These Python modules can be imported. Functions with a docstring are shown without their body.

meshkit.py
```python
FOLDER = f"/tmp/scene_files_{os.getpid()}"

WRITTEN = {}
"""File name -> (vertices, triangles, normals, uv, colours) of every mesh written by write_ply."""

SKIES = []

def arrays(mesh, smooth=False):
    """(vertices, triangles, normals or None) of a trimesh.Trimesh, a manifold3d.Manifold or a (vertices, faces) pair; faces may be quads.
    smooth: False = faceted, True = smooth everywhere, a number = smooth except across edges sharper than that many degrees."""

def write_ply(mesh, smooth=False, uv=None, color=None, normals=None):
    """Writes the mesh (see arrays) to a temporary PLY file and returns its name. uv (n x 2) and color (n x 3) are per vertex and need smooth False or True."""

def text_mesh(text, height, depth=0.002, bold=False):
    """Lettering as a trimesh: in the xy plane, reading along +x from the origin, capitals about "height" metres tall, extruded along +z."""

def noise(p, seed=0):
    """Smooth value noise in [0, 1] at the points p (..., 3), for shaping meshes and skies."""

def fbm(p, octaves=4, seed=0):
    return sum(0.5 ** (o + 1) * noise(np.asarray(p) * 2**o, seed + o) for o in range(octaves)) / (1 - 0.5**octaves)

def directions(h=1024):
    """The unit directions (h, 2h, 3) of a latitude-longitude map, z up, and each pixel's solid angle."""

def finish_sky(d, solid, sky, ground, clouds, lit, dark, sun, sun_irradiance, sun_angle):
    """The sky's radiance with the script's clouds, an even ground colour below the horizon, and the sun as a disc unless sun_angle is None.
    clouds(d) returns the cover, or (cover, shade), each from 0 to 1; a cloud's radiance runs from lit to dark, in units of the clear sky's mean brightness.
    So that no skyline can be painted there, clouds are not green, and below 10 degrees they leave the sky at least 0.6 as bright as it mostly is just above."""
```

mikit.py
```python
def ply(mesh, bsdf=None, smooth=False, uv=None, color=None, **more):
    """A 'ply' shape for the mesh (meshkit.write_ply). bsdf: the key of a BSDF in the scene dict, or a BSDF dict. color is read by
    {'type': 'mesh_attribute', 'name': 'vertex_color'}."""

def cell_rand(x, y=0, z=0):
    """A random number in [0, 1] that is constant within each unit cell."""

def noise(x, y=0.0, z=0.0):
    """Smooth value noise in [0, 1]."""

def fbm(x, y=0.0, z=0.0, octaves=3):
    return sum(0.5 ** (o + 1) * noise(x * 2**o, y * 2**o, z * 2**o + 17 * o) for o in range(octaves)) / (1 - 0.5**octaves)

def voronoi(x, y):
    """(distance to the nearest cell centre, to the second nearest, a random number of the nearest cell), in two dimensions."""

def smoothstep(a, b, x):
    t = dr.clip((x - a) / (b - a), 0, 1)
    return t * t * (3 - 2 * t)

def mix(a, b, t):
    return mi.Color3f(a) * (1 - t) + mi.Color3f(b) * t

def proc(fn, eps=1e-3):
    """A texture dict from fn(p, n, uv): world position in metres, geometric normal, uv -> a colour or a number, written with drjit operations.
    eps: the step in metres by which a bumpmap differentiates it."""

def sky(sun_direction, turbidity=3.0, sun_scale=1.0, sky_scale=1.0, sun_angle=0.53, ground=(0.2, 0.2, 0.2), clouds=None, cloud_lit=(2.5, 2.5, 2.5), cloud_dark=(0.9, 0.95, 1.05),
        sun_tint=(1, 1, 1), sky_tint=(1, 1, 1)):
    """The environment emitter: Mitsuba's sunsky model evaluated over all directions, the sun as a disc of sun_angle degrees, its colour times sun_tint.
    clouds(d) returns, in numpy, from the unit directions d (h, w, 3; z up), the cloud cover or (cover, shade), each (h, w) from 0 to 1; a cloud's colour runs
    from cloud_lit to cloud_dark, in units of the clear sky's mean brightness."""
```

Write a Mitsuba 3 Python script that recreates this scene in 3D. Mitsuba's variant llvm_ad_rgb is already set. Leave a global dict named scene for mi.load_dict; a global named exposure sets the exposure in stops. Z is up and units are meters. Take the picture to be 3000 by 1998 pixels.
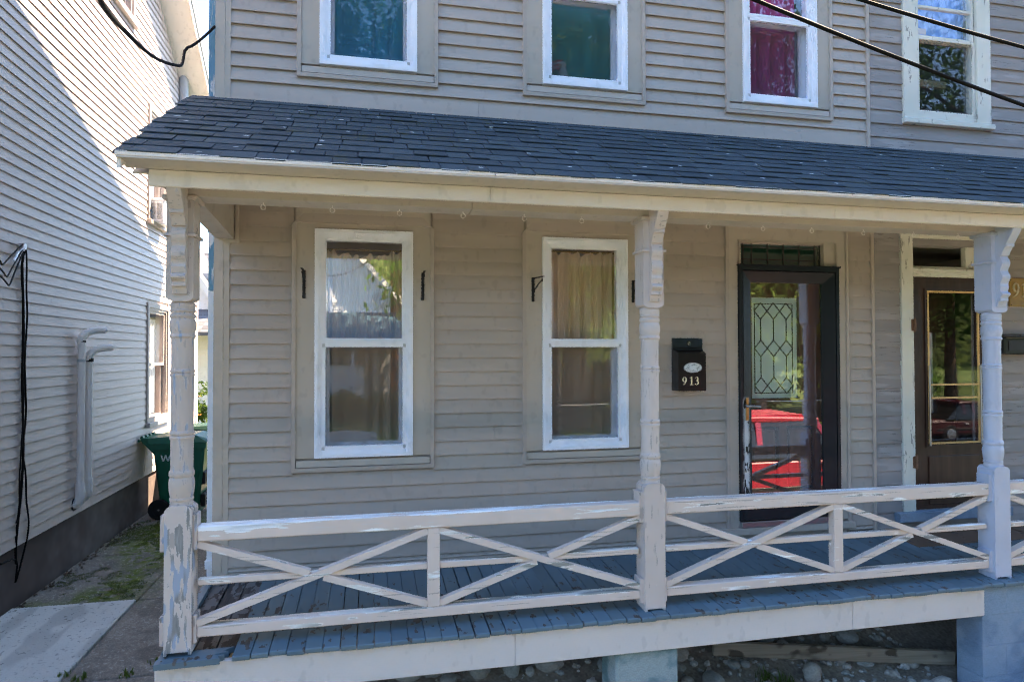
import math, random
import numpy as np, trimesh, drjit as dr, mitsuba as mi, mikit, meshkit
from shapely.geometry import Polygon, box as sbox
from shapely.ops import unary_union
T = mi.ScalarTransform4f
scene, labels = {}, {}
rng = random.Random(7); nrng = np.random.default_rng(7)

# ------------------------------------------------------------------ camera, sky, exposure
CAM = np.array([1.0401, -4.8032, 1.5661]); FWD = np.array([.21316, .97685, .01828]); UPV = np.array([-.00198, -.01828, .99983])
scene['camera'] = {'type': 'perspective', 'fov': 76.2, 'fov_axis': 'x', 'near_clip': 0.05, 'far_clip': 600.0,
                   'to_world': T().look_at(origin=CAM.tolist(), target=(CAM + FWD).tolist(), up=UPV.tolist())}
SUN = (1.0, 0.60, 1.4)
scene['daylight'] = mikit.sky(SUN, turbidity=3.0, sun_tint=(1.0, 0.95, 0.88))
exposure = 4.35

# ------------------------------------------------------------------ helpers
def key_for(name, parent=None):
    base = (parent + '__' if parent else '') + name
    if base not in scene and base not in USED:
        USED.add(base); return base
    i = 1
    while f'{base}_{i:03d}' in scene or f'{base}_{i:03d}' in USED: i += 1
    k = f'{base}_{i:03d}'; USED.add(k); return k
USED = set()
def thing(name, label, cat, group=None):
    k = key_for(name); labels[k] = {'label': label, 'category': cat}
    if group: labels[k]['group'] = group
    return k
def part(parent, name, mesh, mat, smooth=False, label=None, kind=None):
    k = key_for(name, parent); scene[k] = mikit.ply(mesh, mat, smooth=smooth)
    if label or kind:
        labels[k] = {}
        if label: labels[k]['label'] = label
        if kind: labels[k]['kind'] = kind
    return k
def group_part(parent, name, label=None):
    k = key_for(name, parent)
    if label: labels[k] = {'label': label}
    return k
def single(name, mesh, mat, label, cat, group=None, smooth=False, kind=None):
    k = key_for(name); scene[k] = mikit.ply(mesh, mat, smooth=smooth)
    labels[k] = {'label': label, 'category': cat}
    if group: labels[k]['group'] = group
    if kind: labels[k]['kind'] = kind
    return k
def structure(name, mesh, mat, smooth=False, label=None):
    k = key_for(name); scene[k] = mikit.ply(mesh, mat, smooth=smooth); labels[k] = {'kind': 'structure'}
    if label: labels[k]['label'] = label
    return k
BOXF = np.array([[0,2,3],[0,3,1],[4,5,7],[4,7,6],[0,1,5],[0,5,4],[2,6,7],[2,7,3],[0,4,6],[0,6,2],[1,3,7],[1,7,5]])
def box(x0, x1, y0, y1, z0, z1):
    v = np.array([[x, y, z] for x in (x0, x1) for y in (y0, y1) for z in (z0, z1)], float)
    return v, BOXF
def bbox(x0, x1, y0, y1, z0, z1, b=.004):
    pts = []
    for x, sx in ((x0, 1), (x1, -1)):
        for y, sy in ((y0, 1), (y1, -1)):
            for z, sz in ((z0, 1), (z1, -1)):
                pts += [[x + sx*b, y + sy*b, z], [x + sx*b, y, z + sz*b], [x, y + sy*b, z + sz*b]]
    h = trimesh.convex.convex_hull(np.array(pts)); return np.array(h.vertices), np.array(h.faces)
def cat(*ms):
    vs, fs, n = [], [], 0
    for m in ms:
        if m is None: continue
        if hasattr(m, 'vertices'): m = (np.array(m.vertices), np.array(m.faces))
        v, f = np.asarray(m[0], float), np.asarray(m[1], int)
        if f.shape[1] == 4: f = np.vstack([f[:, [0, 1, 2]], f[:, [0, 2, 3]]])
        vs.append(v); fs.append(f + n); n += len(v)
    return np.vstack(vs), np.vstack(fs)
def mp(m, fn): return fn(np.asarray(m[0], float)), m[1]
def move(m, d): return np.asarray(m[0], float) + np.asarray(d, float), m[1]
def rot(m, axis, deg, about=(0, 0, 0)):
    R = trimesh.transformations.rotation_matrix(math.radians(deg), axis)[:3, :3]
    return (np.asarray(m[0]) - about) @ R.T + about, m[1]
def extr(poly, a0, a1, plane='xz'):
    """extrude a 2-D polygon; plane 'xz' extrudes along y, 'yz' along x, 'xy' along z"""
    ms = []
    for g in getattr(poly, 'geoms', [poly]):
        if g.is_empty: continue
        m = trimesh.creation.extrude_polygon(g, 1.0, engine='earcut'); v = np.array(m.vertices); h = a0 + v[:, 2]*(a1 - a0)
        if plane == 'xz': w = np.stack([v[:, 0], h, v[:, 1]], 1)
        elif plane == 'yz': w = np.stack([h, v[:, 0], v[:, 1]], 1)
        else: w = np.stack([v[:, 0], v[:, 1], h], 1)
        ms.append((w, np.array(m.faces)))
    return cat(*ms)
def tube(pts, r, n=8, caps=True):
    p = np.asarray(pts, float); t = np.gradient(p, axis=0); t /= np.linalg.norm(t, axis=1, keepdims=True) + 1e-12
    up = np.array([0, 0, 1.0]) if abs(t[0][2]) < .9 else np.array([1.0, 0, 0])
    a = np.cross(t[0], up); a /= np.linalg.norm(a); A = []
    for i in range(len(p)):
        a = a - t[i]*(a @ t[i]); a /= np.linalg.norm(a); A.append(a)
    A = np.array(A); B = np.cross(t, A); ang = np.arange(n)*2*math.pi/n
    rr = np.broadcast_to(r, (len(p),))[:, None, None]
    v = p[:, None] + rr*(np.cos(ang)[None, :, None]*A[:, None] + np.sin(ang)[None, :, None]*B[:, None])
    i, j = np.meshgrid(np.arange(len(p)-1), np.arange(n), indexing='ij')
    q = np.stack([i*n+j, i*n+(j+1) % n, (i+1)*n+(j+1) % n, (i+1)*n+j], -1).reshape(-1, 4)
    v = v.reshape(-1, 3); f = np.vstack([q[:, [0, 1, 2]], q[:, [0, 2, 3]]])
    if caps:
        k = np.arange(1, n-1); e = (len(p)-1)*n
        f = np.vstack([f, np.stack([k*0, k+1, k], 1), np.stack([k*0+e, k+e, k+1+e], 1)])
    return v, f
def curve(pts, n=40):
    from scipy.interpolate import CubicSpline
    p = np.asarray(pts, float); d = np.r_[0, np.cumsum(np.linalg.norm(np.diff(p, axis=0), axis=1))]
    return CubicSpline(d, p)(np.linspace(0, d[-1], n))
def lathe(prof, cx, cy, n=28):
    pr = np.array(prof, float); ang = np.arange(n)*2*math.pi/n
    v = np.stack([cx + pr[:, :1]*np.cos(ang), cy + pr[:, :1]*np.sin(ang), np.repeat(pr[:, 1:], n, 1)], -1).reshape(-1, 3)
    i, j = np.meshgrid(np.arange(len(pr)-1), np.arange(n), indexing='ij')
    q = np.stack([i*n+j, i*n+(j+1) % n, (i+1)*n+(j+1) % n, (i+1)*n+j], -1).reshape(-1, 4)
    return v, np.vstack([q[:, [0, 1, 2]], q[:, [0, 2, 3]]])
def ring2(u0, u1, z0, z1, l, r=None, b=None, t=None):
    r = l if r is None else r; b = l if b is None else b; t = l if t is None else t
    return sbox(u0, z0, u1, z1).difference(sbox(u0 + l, z0 + b, u1 - r, z1 - t))
def sheet(fn, nu, nv):
    """grid surface fn(u,v)->xyz arrays, u,v in 0..1"""
    u, v = np.meshgrid(np.linspace(0, 1, nu), np.linspace(0, 1, nv), indexing='ij'); P = fn(u, v).reshape(-1, 3)
    i, j = np.meshgrid(np.arange(nu-1), np.arange(nv-1), indexing='ij')
    q = np.stack([i*nv+j, (i+1)*nv+j, (i+1)*nv+j+1, i*nv+j+1], -1).reshape(-1, 4)
    return P, np.vstack([q[:, [0, 1, 2]], q[:, [0, 2, 3]]])
def rock(c, r, seed, sub=2, squash=.7):
    m = trimesh.creation.icosphere(subdivisions=sub); v = np.array(m.vertices)
    v = v*(0.72 + .56*meshkit.fbm(v*1.15 + seed*13.7, 3)[:, None])
    g = np.random.default_rng(seed); s = np.array([1, .65 + .35*g.random(), squash*(.7 + .5*g.random())])
    v = v*s*r; a = g.random()*6.28
    v = v @ np.array([[math.cos(a), -math.sin(a), 0], [math.sin(a), math.cos(a), 0], [0, 0, 1]]).T
    return v + np.asarray(c), np.array(m.faces)

# ------------------------------------------------------------------ materials
def tex(fn, eps=1e-3): return mikit.proc(fn, eps)
fb, sm, mix = mikit.fbm, mikit.smoothstep, mikit.mix
def mat(name, base, rough=.6, spec=.4, bump=None, bscale=1.0, metallic=0., eps=1e-3, **kw):
    b = {'type': 'principled', 'base_color': ({'type': 'rgb', 'value': list(base)} if isinstance(base, (tuple, list)) else tex(base)),
         'roughness': rough, 'specular': spec, 'metallic': metallic, **kw}
    if bump is not None: b = {'type': 'bumpmap', 'tex': tex(bump, eps), 'scale': bscale, 'bsdf': b}
    scene[name] = {'type': 'twosided', 'bsdf': b}; return name
def mottled(c, amp=.08, sx=2., sy=2., sz=2., fine=.04):
    c = tuple(c)
    def f(p, n, uv):
        a = fb(p.x*sx, p.y*sy, p.z*sz, 3); g = mikit.noise(p.x*170, p.y*170, p.z*170); d = sm(.60, .74, fb(p.x*23, p.y*23, p.z*11, 3))
        return mi.Color3f(*c)*(1 - amp + 2*amp*a - fine/2 + fine*g - .09*d)
    return f
VINYL = (.405, .350, .306)
mat('vinyl_a', mottled(VINYL, .10, 1.2, 1.2, 7), .42, .45)
mat('vinyl_b', mottled(tuple(c*.965 for c in VINYL), .10, 1.2, 1.2, 7), .42, .45)
mat('vinyl_c', mottled(tuple(c*1.03 for c in VINYL), .10, 1.2, 1.2, 7), .42, .45)
mat('trim_beige', mottled((.445, .395, .340), .07, 3, 3, 3), .4, .45)
mat('fascia_beige', mottled((.65, .60, .535), .07, 3, 3, 3), .42, .45)
mat('soffit_beige', mottled((.44, .395, .35), .10, 2, 4, 2), .5, .4)
mat('white_vinyl', mottled((.80, .83, .90), .03, 3, 3, 3), .3, .5)
def clapfn(c, seed):
    def f(p, n, uv):
        a = fb(p.x*1.3 + seed, p.y*1.3, p.z*9, 4); w = fb(p.x*9 + seed, p.y*9, p.z*95, 3); s = fb(p.x*3.1 + 5, p.y*3 + seed, p.z*14, 3)
        col = mi.Color3f(*c)*(.86 + .28*a)
        col = mix(col, mi.Color3f(.42, .40, .40), .45*sm(.58, .70, s))
        crack = sm(.66, .72, w)*sm(.52, .62, fb(p.x*2.2, p.y*2.2, p.z*5 + seed, 2))
        return mix(col, mi.Color3f(.16, .15, .15), .75*crack)
    return f
mat('clapboard_a', clapfn((.31, .285, .275), 0.), .7, .25)
mat('clapboard_b', clapfn((.285, .265, .26), 31.), .7, .25)
def old_white(p, n, uv):
    a = fb(p.x*30, p.y*30, p.z*6, 4); b = fb(p.x*90, p.y*90, p.z*24, 3)
    col = mi.Color3f(.68, .68, .61)*(.92 + .14*fb(p.x*4, p.y*4, p.z*4, 2))
    return mix(col, mi.Color3f(.24, .23, .21), .8*sm(.64, .68, a)*sm(.45, .6, b))
mat('old_white_paint', old_white, .55, .35)
def peel(paint, under, wood, amt, horizontal, top_extra=.0, seed=0., near_end=False):
    def f(p, n, uv):
        if horizontal: x, y, z = p.x*4.2 + seed, p.y*26, p.z*26
        else: x, y, z = p.x*62 + seed, p.y*62, p.z*8.5
        a = fb(x, y, z, 5); extra = top_extra*sm(.55, .85, n.z)
        if near_end: extra = extra + .20*(1 - sm(.45, 1.25, p.x + .35*a))*sm(.585, .63, p.z + .12*(a - .5))
        t = .80 - amt - extra
        bare = sm(t, t + .025, a); prim = sm(t - .035, t - .01, a)
        grain = fb(x*2.2, y*5.0, z*(5.0 if horizontal else 1.6), 3)
        wd = mix(mi.Color3f(*wood)*.55, mi.Color3f(*wood)*1.3, grain)
        und = mix(mi.Color3f(*under), wd, sm(.42, .55, fb(x*.6 + 9, y*.6, z*.6, 2)))
        pc = mi.Color3f(*paint)*(.93 + .14*fb(p.x*5, p.y*5, p.z*5, 3))
        hair = sm(.665, .70, fb(x*.8, y*3.2, z*(3.2 if horizontal else .8), 3))
        pc = mix(pc, mi.Color3f(*wood)*.7, .45*hair)
        return mix(mix(pc, mi.Color3f(.74, .74, .72), prim*(.8 if horizontal else .12)), und, bare)
    return f
PK = (.61, .51, .45)
BLU, GRW = (.30, .34, .42), (.26, .25, .24)
mat('rail_paint', peel(PK, (.78, .79, .80), GRW, .105, True, .13), .6, .3)
mat('rail_peeled', peel(PK, (.82, .83, .84), (.74, .76, .78), .10, True, .22, 3., True), .6, .3)
mat('rail_weathered', peel(PK, (.62, .60, .56), (.30, .29, .26), .115, True, .24, 11.), .7, .25)
mat('column_peeling', peel((.53, .45, .405), BLU, GRW, .25, False, .05, 5.), .7, .25)
mat('column_peeled_shaft', peel((.455, .385, .34), BLU, (.33, .33, .36), .16, False, .03, 15.), .65, .3)
mat('column_grimy', peel((.47, .405, .36), (.36, .36, .40), (.27, .25, .23), .115, False, .0, 25.), .65, .3)
mat('column_worn', peel((.55, .475, .43), BLU, (.35, .33, .31), .175, False, .05, 8.), .65, .3)
mat('column_sound', peel((.53, .455, .415), (.62, .62, .62), GRW, .02, False, .0, 2.), .5, .35)
mat('column_sky_tint', mottled((.44, .465, .555), .06, 4, 4, 4), .5, .35)  # blue cast of the sky on this column is put into its colour
DECK = (.096, .152, .192)
def deckfn(c, amt, seed):
    def f(p, n, uv):
        a = fb(p.x*30 + seed, p.y*17, p.z*9, 4); b = fb(p.x*3 + seed, p.y*3, 0., 3); g = fb(p.x*70, p.y*9, 2., 3)
        pc = mi.Color3f(*c)*(.84 + .3*b)
        wood = mix(mi.Color3f(.03, .03, .033), mi.Color3f(.105, .095, .088), g)
        return mix(pc, wood, sm(.70 - amt, .735 - amt, a))
    return f
mat('deck_paint_a', deckfn(DECK, .015, 0.), .5, .4)
mat('deck_paint_b', deckfn(tuple(c*.9 for c in DECK), .045, 17.), .5, .4)
mat('deck_paint_c', deckfn((.100, .150, .180), .04, 29.), .5, .4)
mat('deck_rotten', deckfn((.15, .15, .15), .24, 41.), .85, .1)
mat('deck_brown', deckfn((.13, .085, .06), .05, 53.), .55, .35)
def shing(c, seed):
    def f(p, n, uv):
        g = mikit.noise(p.x*420, p.y*420, p.z*420); a = fb(p.x*2.3 + seed, p.y*2.3, p.z*2.3, 3)
        col = mi.Color3f(*c)*(.62 + .5*g)*(.84 + .32*a)
        d1, d2, r = mikit.voronoi(p.x*5.5 + .15*fb(p.x*30, p.y*30), p.y*9.0)
        spot = (1 - sm(.055, .10, d1))*sm(.87, .90, r)
        moss = sm(.66, .72, fb(p.x*9 + 3, p.y*26, 1., 3))*sm(.5, .62, mikit.noise(p.x*190, p.y*190, 3.))
        col = mix(col, mi.Color3f(.055, .06, .035), .75*moss)
        return mix(col, mi.Color3f(.42, .45, .45), spot)
    return f
mat('shingle_a', shing((.041, .058, .074), 0.), .85, .25)
mat('shingle_b', shing((.045, .064, .081), 0.), .85, .25)
mat('shingle_c', shing((.037, .053, .067), 0.), .85, .25)
mat('shingle_d', shing((.050, .071, .088), 0.), .85, .25)
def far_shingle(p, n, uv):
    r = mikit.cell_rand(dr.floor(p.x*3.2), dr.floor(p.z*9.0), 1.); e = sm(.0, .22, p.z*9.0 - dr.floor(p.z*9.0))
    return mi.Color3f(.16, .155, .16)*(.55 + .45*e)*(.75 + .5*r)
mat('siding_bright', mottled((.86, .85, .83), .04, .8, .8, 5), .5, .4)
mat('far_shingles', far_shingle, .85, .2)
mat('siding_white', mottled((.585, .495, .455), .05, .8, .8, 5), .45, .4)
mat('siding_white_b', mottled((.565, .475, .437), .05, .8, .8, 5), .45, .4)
mat('soffit_white', mottled((.72, .69, .63), .05, 2, 2, 2), .5, .35)
mat('window_tan', mottled((.42, .36, .33), .05, 4, 4, 4), .45, .4)
mat('metal_grey', mottled((.40, .42, .44), .06, 6, 6, 6), .4, .5)
def parge(p, n, uv):
    a = fb(p.y*1.6, p.z*2.2, p.x, 4); b = fb(p.y*7, p.z*7, 4., 3)
    col = mix(mi.Color3f(.135, .105, .097), mi.Color3f(.21, .19, .185), sm(.35, .65, a))
    return col*(.78 + .42*b)
mat('parging', parge, .85, .2, lambda p, n, uv: fb(p.y*18, p.z*18, p.x*18, 3), .006)
def oldconc(p, n, uv):
    a = fb(p.x*1.5, p.y*1.5, 0., 4); b = fb(p.x*9, p.y*9, 0., 3); g = mikit.noise(p.x*130, p.y*130, 0.); h = mikit.noise(p.x*55, p.y*55, 7.)
    col = mix(mi.Color3f(.19, .165, .14), mi.Color3f(.33, .29, .245), a)*(.50 + .34*b + .62*g*h + .18*g)*(1 - .28*sm(.56, .70, fb(p.x*3.3, p.y*3.3, 8., 3)))
    m = fb(p.x*1.05 + 1.3, p.y*.62 + .2, 5., 4)
    band = sm(.36, .52, m)*(1 - sm(.25, .85, dr.abs(p.x + 1.66) + .5*(b - .5)))*sm(1.7, 2.4, p.y)
    tuft = sm(.30, .58, .6*fb(p.x*19, p.y*19, 2., 4) + .4*b)
    col = mix(col, mix(mi.Color3f(.065, .098, .010), mi.Color3f(.155, .18, .030), h), .95*band*tuft)
    return mix(col, mi.Color3f(.45, .43, .39), sm(.87, .91, h)*.6)
mat('old_concrete', oldconc, .9, .15, lambda p, n, uv: fb(p.x*60, p.y*60, 0., 3), .004)
def newconc(p, n, uv):
    a = fb(p.x*2.2, p.y*2.2, 0., 4); g = mikit.noise(p.x*160, p.y*160, 0.); s = fb(p.x*6, p.y*1.6, 3., 3)
    h = mikit.noise(p.x*48, p.y*48, 5.); 
    return mi.Color3f(.62, .605, .56)*(.78 + .26*a + .12*g)*(1 - .22*sm(.52, .66, s))*(1 - .4*sm(.82, .87, h))
mat('new_concrete', newconc, .85, .2, lambda p, n, uv: fb(p.x*90, p.y*90, 0., 2), .0015)
def blockpaint(c, c2):
    def f(p, n, uv):
        a = fb(p.x*6, p.y*6, p.z*6, 4); b = fb(p.x*2.3, p.y*2.3, p.z*2.3 + 4, 3); g = mikit.noise(p.x*140, p.y*140, p.z*140)
        return mix(mi.Color3f(*c), mi.Color3f(*c2), sm(.46, .60, .6*a + .4*b))*(.86 + .26*g)
    return f
mat('pier_paint', blockpaint((.12, .195, .215), (.29, .345, .345)), .85, .15, lambda p, n, uv: fb(p.x*70, p.y*70, p.z*70, 3), .003)
mat('block_blue', blockpaint((.16, .225, .315), (.23, .30, .385)), .85, .15, lambda p, n, uv: fb(p.x*70, p.y*70, p.z*70, 3), .003)
def stonefn(c, seed):
    def f(p, n, uv):
        a = fb(p.x*9 + seed, p.y*9, p.z*9, 4); g = mikit.noise(p.x*110, p.y*110, p.z*110)
        return mi.Color3f(*c)*(.6 + .6*a)*(.85 + .3*g)
    return f
mat('stone_a', stonefn((.42, .39, .34), 0.), .85, .2, lambda p, n, uv: fb(p.x*40, p.y*40, p.z*40, 3), .006)
mat('stone_b', stonefn((.34, .345, .32), 7.), .85, .2)
mat('stone_c', stonefn((.52, .50, .46), 13.), .85, .2)
def soil(p, n, uv):
    a = fb(p.x*5, p.y*5, p.z*5, 4); g = mikit.noise(p.x*70, p.y*70, p.z*70)
    return mix(mi.Color3f(.15, .125, .10), mi.Color3f(.36, .31, .25), a)*(.7 + .6*g)
mat('soil', soil, .95, .1, lambda p, n, uv: fb(p.x*50, p.y*50, p.z*50, 3), .02)
def timberfn(p, n, uv):
    g = fb(p.x*2.5, p.y*2.5, p.z*60 + 2*fb(p.x*2, p.y*2, 0., 2), 4); k = fb(p.x*6, p.y*6, p.z*9, 3)
    col = mix(mi.Color3f(.20, .16, .115), mi.Color3f(.46, .39, .30), g)
    return mix(col, mi.Color3f(.06, .045, .03), .8*sm(.62, .72, k))
mat('old_timber', timberfn, .85, .15)
mat('blue_peeled', peel((.13, .28, .42), (.70, .72, .74), (.55, .57, .6), .20, False, 0., 21.), .6, .3)
mat('pale_blue_white', mottled((.66, .71, .78), .04, 4, 4, 4), .45, .4)
mat('baseboard_blue', deckfn((.085, .11, .155), .0, 3.), .55, .35)
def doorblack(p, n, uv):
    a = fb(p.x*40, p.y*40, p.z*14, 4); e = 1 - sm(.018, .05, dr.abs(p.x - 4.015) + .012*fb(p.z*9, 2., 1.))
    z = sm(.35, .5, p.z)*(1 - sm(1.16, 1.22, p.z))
    return mix(mi.Color3f(.009, .015, .021), mi.Color3f(.55, .56, .58), e*z*sm(.40, .46, a))  # blue of the reflected sky is put into the black base
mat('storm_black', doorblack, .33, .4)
mat('black_gloss', (.009, .010, .012), .25, .5)
mat('black_iron', (.008, .008, .009), .45, .4)
mat('black_rubber', (.012, .012, .013), .6, .3)
def wood(c1, c2, s=1.):
    def f(p, n, uv):
        g = fb(p.x*26*s, p.y*26, p.z*2.2*s + 1.5*fb(p.x*3, p.z*1.4, 0., 2), 4); b = fb(p.x*3, p.y*3, p.z*3, 3)
        return mix(mi.Color3f(*c1), mi.Color3f(*c2), g)*(.75 + .5*b)
    return f
mat('dark_wood', wood((.012, .007, .006), (.055, .026, .016)), .4, .45)
mat('red_wood', wood((.07, .030, .022), (.17, .07, .05)), .4, .45)
mat('stop_wood', wood((.52, .31, .10), (.80, .54, .23)), .45, .4)
mat('brass', (.55, .40, .16), .35, .5, metallic=1.)
mat('brass_dull', mottled((.30, .185, .045), .25, 12, 12, 12), .45, .45)
mat('rusty', mottled((.16, .085, .05), .4, 50, 50, 50), .7, .3)
mat('chrome', (.7, .7, .72), .2, .5, metallic=1.)
mat('steel', (.5, .5, .52), .35, .5, metallic=1.)
mat('lead_came', (.03, .032, .03), .5, .5)
mat('cream_number', (.78, .68, .46), .5, .4)
def emblem(p, n, uv):
    dx, dz = (p.x - 3.4995)/.0755, (p.z - 1.449)/.0385
    r = dr.sqrt(dx*dx + dz*dz); a = sm(.47, .56, fb(p.x*95, 1., p.z*120, 3))
    return mix(mi.Color3f(.62, .68, .72), mi.Color3f(.24, .29, .31), a*sm(.3, .45, r)*(1 - sm(.78, .85, r))*.85)
mat('emblem', emblem, .4, .5)
mat('pvc', mottled((.80, .75, .72), .06, 6, 6, 6), .4, .45)
mat('cable_black', (.004, .004, .0045), .65, .12)
mat('bin_green', mottled((.006, .105, .060), .08, 5, 5, 5), .4, .45)
mat('bin_dark', mottled((.012, .05, .035), .08, 5, 5, 5), .45, .4)
mat('bin_letter', (.62, .66, .64), .5, .4)
def clothfn(c, amp=.12):
    def f(p, n, uv):
        w = .5 + .25*dr.sin(p.x*2600) + .25*dr.sin(p.z*2600); a = fb(p.x*9, p.y*9, p.z*3, 3)
        return mi.Color3f(*c)*(1 - amp + amp*w)*(.85 + .3*a)
    return f
mat('curtain_tan', clothfn((.74, .60, .44)), .9, .1)
mat('curtain_teal', clothfn((.035, .32, .50)), .85, .1)
mat('curtain_rose', clothfn((.50, .06, .26), .3), .8, .1)
mat('curtain_blue', clothfn((.34, .52, .92)), .85, .1)
mat('cloth_reflection', clothfn((.06, .34, .34)), .9, .1)  # green-blue of the tree reflected in the window, put into the cloth colour
mat('worn_brass', mottled((.46, .38, .22), .2, 20, 20, 20), .45, .5)
mat('cloth_dark', (.02, .075, .05), .9, .1)
mat('plaster_pale', (.40, .44, .42), .7, .2)
mat('flag_red', (.5, .03, .05), .8, .1)
mat('paper', mottled((.62, .60, .64), .05, 5, 5, 5), .8, .1)
mat('room_dark', (.36, .33, .29), .9, .1)
mat('room_black', (.30, .27, .24), .9, .1)
scene['glass'] = {'type': 'thindielectric', 'int_ior': 2.0}
scene['glass_coated'] = {'type': 'thindielectric', 'int_ior': 2.6}
scene['glass_plain'] = {'type': 'thindielectric', 'int_ior': 1.5}
scene['bevel_glass'] = {'type': 'twosided', 'bsdf': {'type': 'principled', 'base_color': {'type': 'rgb', 'value': [.66, .80, .77]}, 'roughness': .28, 'specular': .9}}
scene['screen_mesh'] = {'type': 'mask', 'opacity': .20, 'bsdf': {'type': 'twosided', 'bsdf': {'type': 'diffuse', 'reflectance': {'type': 'rgb', 'value': [.05, .055, .06]}}}}
def leaf(name, c, t):
    scene[name] = {'type': 'twosided', 'bsdf': {'type': 'diffuse', 'reflectance': {'type': 'rgb', 'value': list(c)}}} if t is None else \
        {'type': 'principledthin', 'base_color': {'type': 'rgb', 'value': list(c)}, 'roughness': .5, 'diff_trans': t, 'spec_trans': 0.0}
leaf('leaf_green', (.075, .15, .025), .8); leaf('leaf_light', (.11, .16, .035), .8); leaf('leaf_moss', (.075, .105, .018), .5); leaf('leaf_dark', (.035, .075, .018), .6)
mat('flower_orange', (.75, .22, .02), .7, .2)
mat('bark', mottled((.10, .075, .055), .3, 8, 8, 3), .9, .1)
def grassfn(p, n, uv):
    a = fb(p.x*.7, p.y*.7, 0., 4); g = mikit.noise(p.x*40, p.y*40, 0.)
    return mix(mi.Color3f(.040, .070, .016), mi.Color3f(.095, .115, .035), a)*(.65 + .7*g)
mat('lawn_grass', grassfn, .9, .1)
mat('asphalt', mottled((.055, .055, .058), .2, 1, 1, 1, .3), .85, .2)
mat('walk_concrete', mottled((.38, .36, .33), .12, 2, 2, 2), .85, .2)
def woodland(p, n, uv):
    a = fb(p.x*1.6, p.y*1.6, p.z*1.6, 4); b = fb(p.x*.16, p.y*.16, 3., 3)
    return mix(mi.Color3f(.008, .016, .005), mi.Color3f(.045, .065, .016), sm(.35, .65, a))*(.6 + .8*b)
mat('woodland', woodland, .95, .05)
mat('car_red', (.27, .004, .020), .22, .5, clearcoat=1.0, clearcoat_gloss=.95)
mat('car_maroon', (.045, .003, .008), .22, .5, clearcoat=1.0, clearcoat_gloss=.95)
mat('car_blue', (.02, .035, .07), .22, .5, clearcoat=1.0, clearcoat_gloss=.95)
mat('car_glass', (.012, .014, .015), .06, .6)
mat('tail_lamp', (.5, .01, .01), .2, .5)
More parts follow.
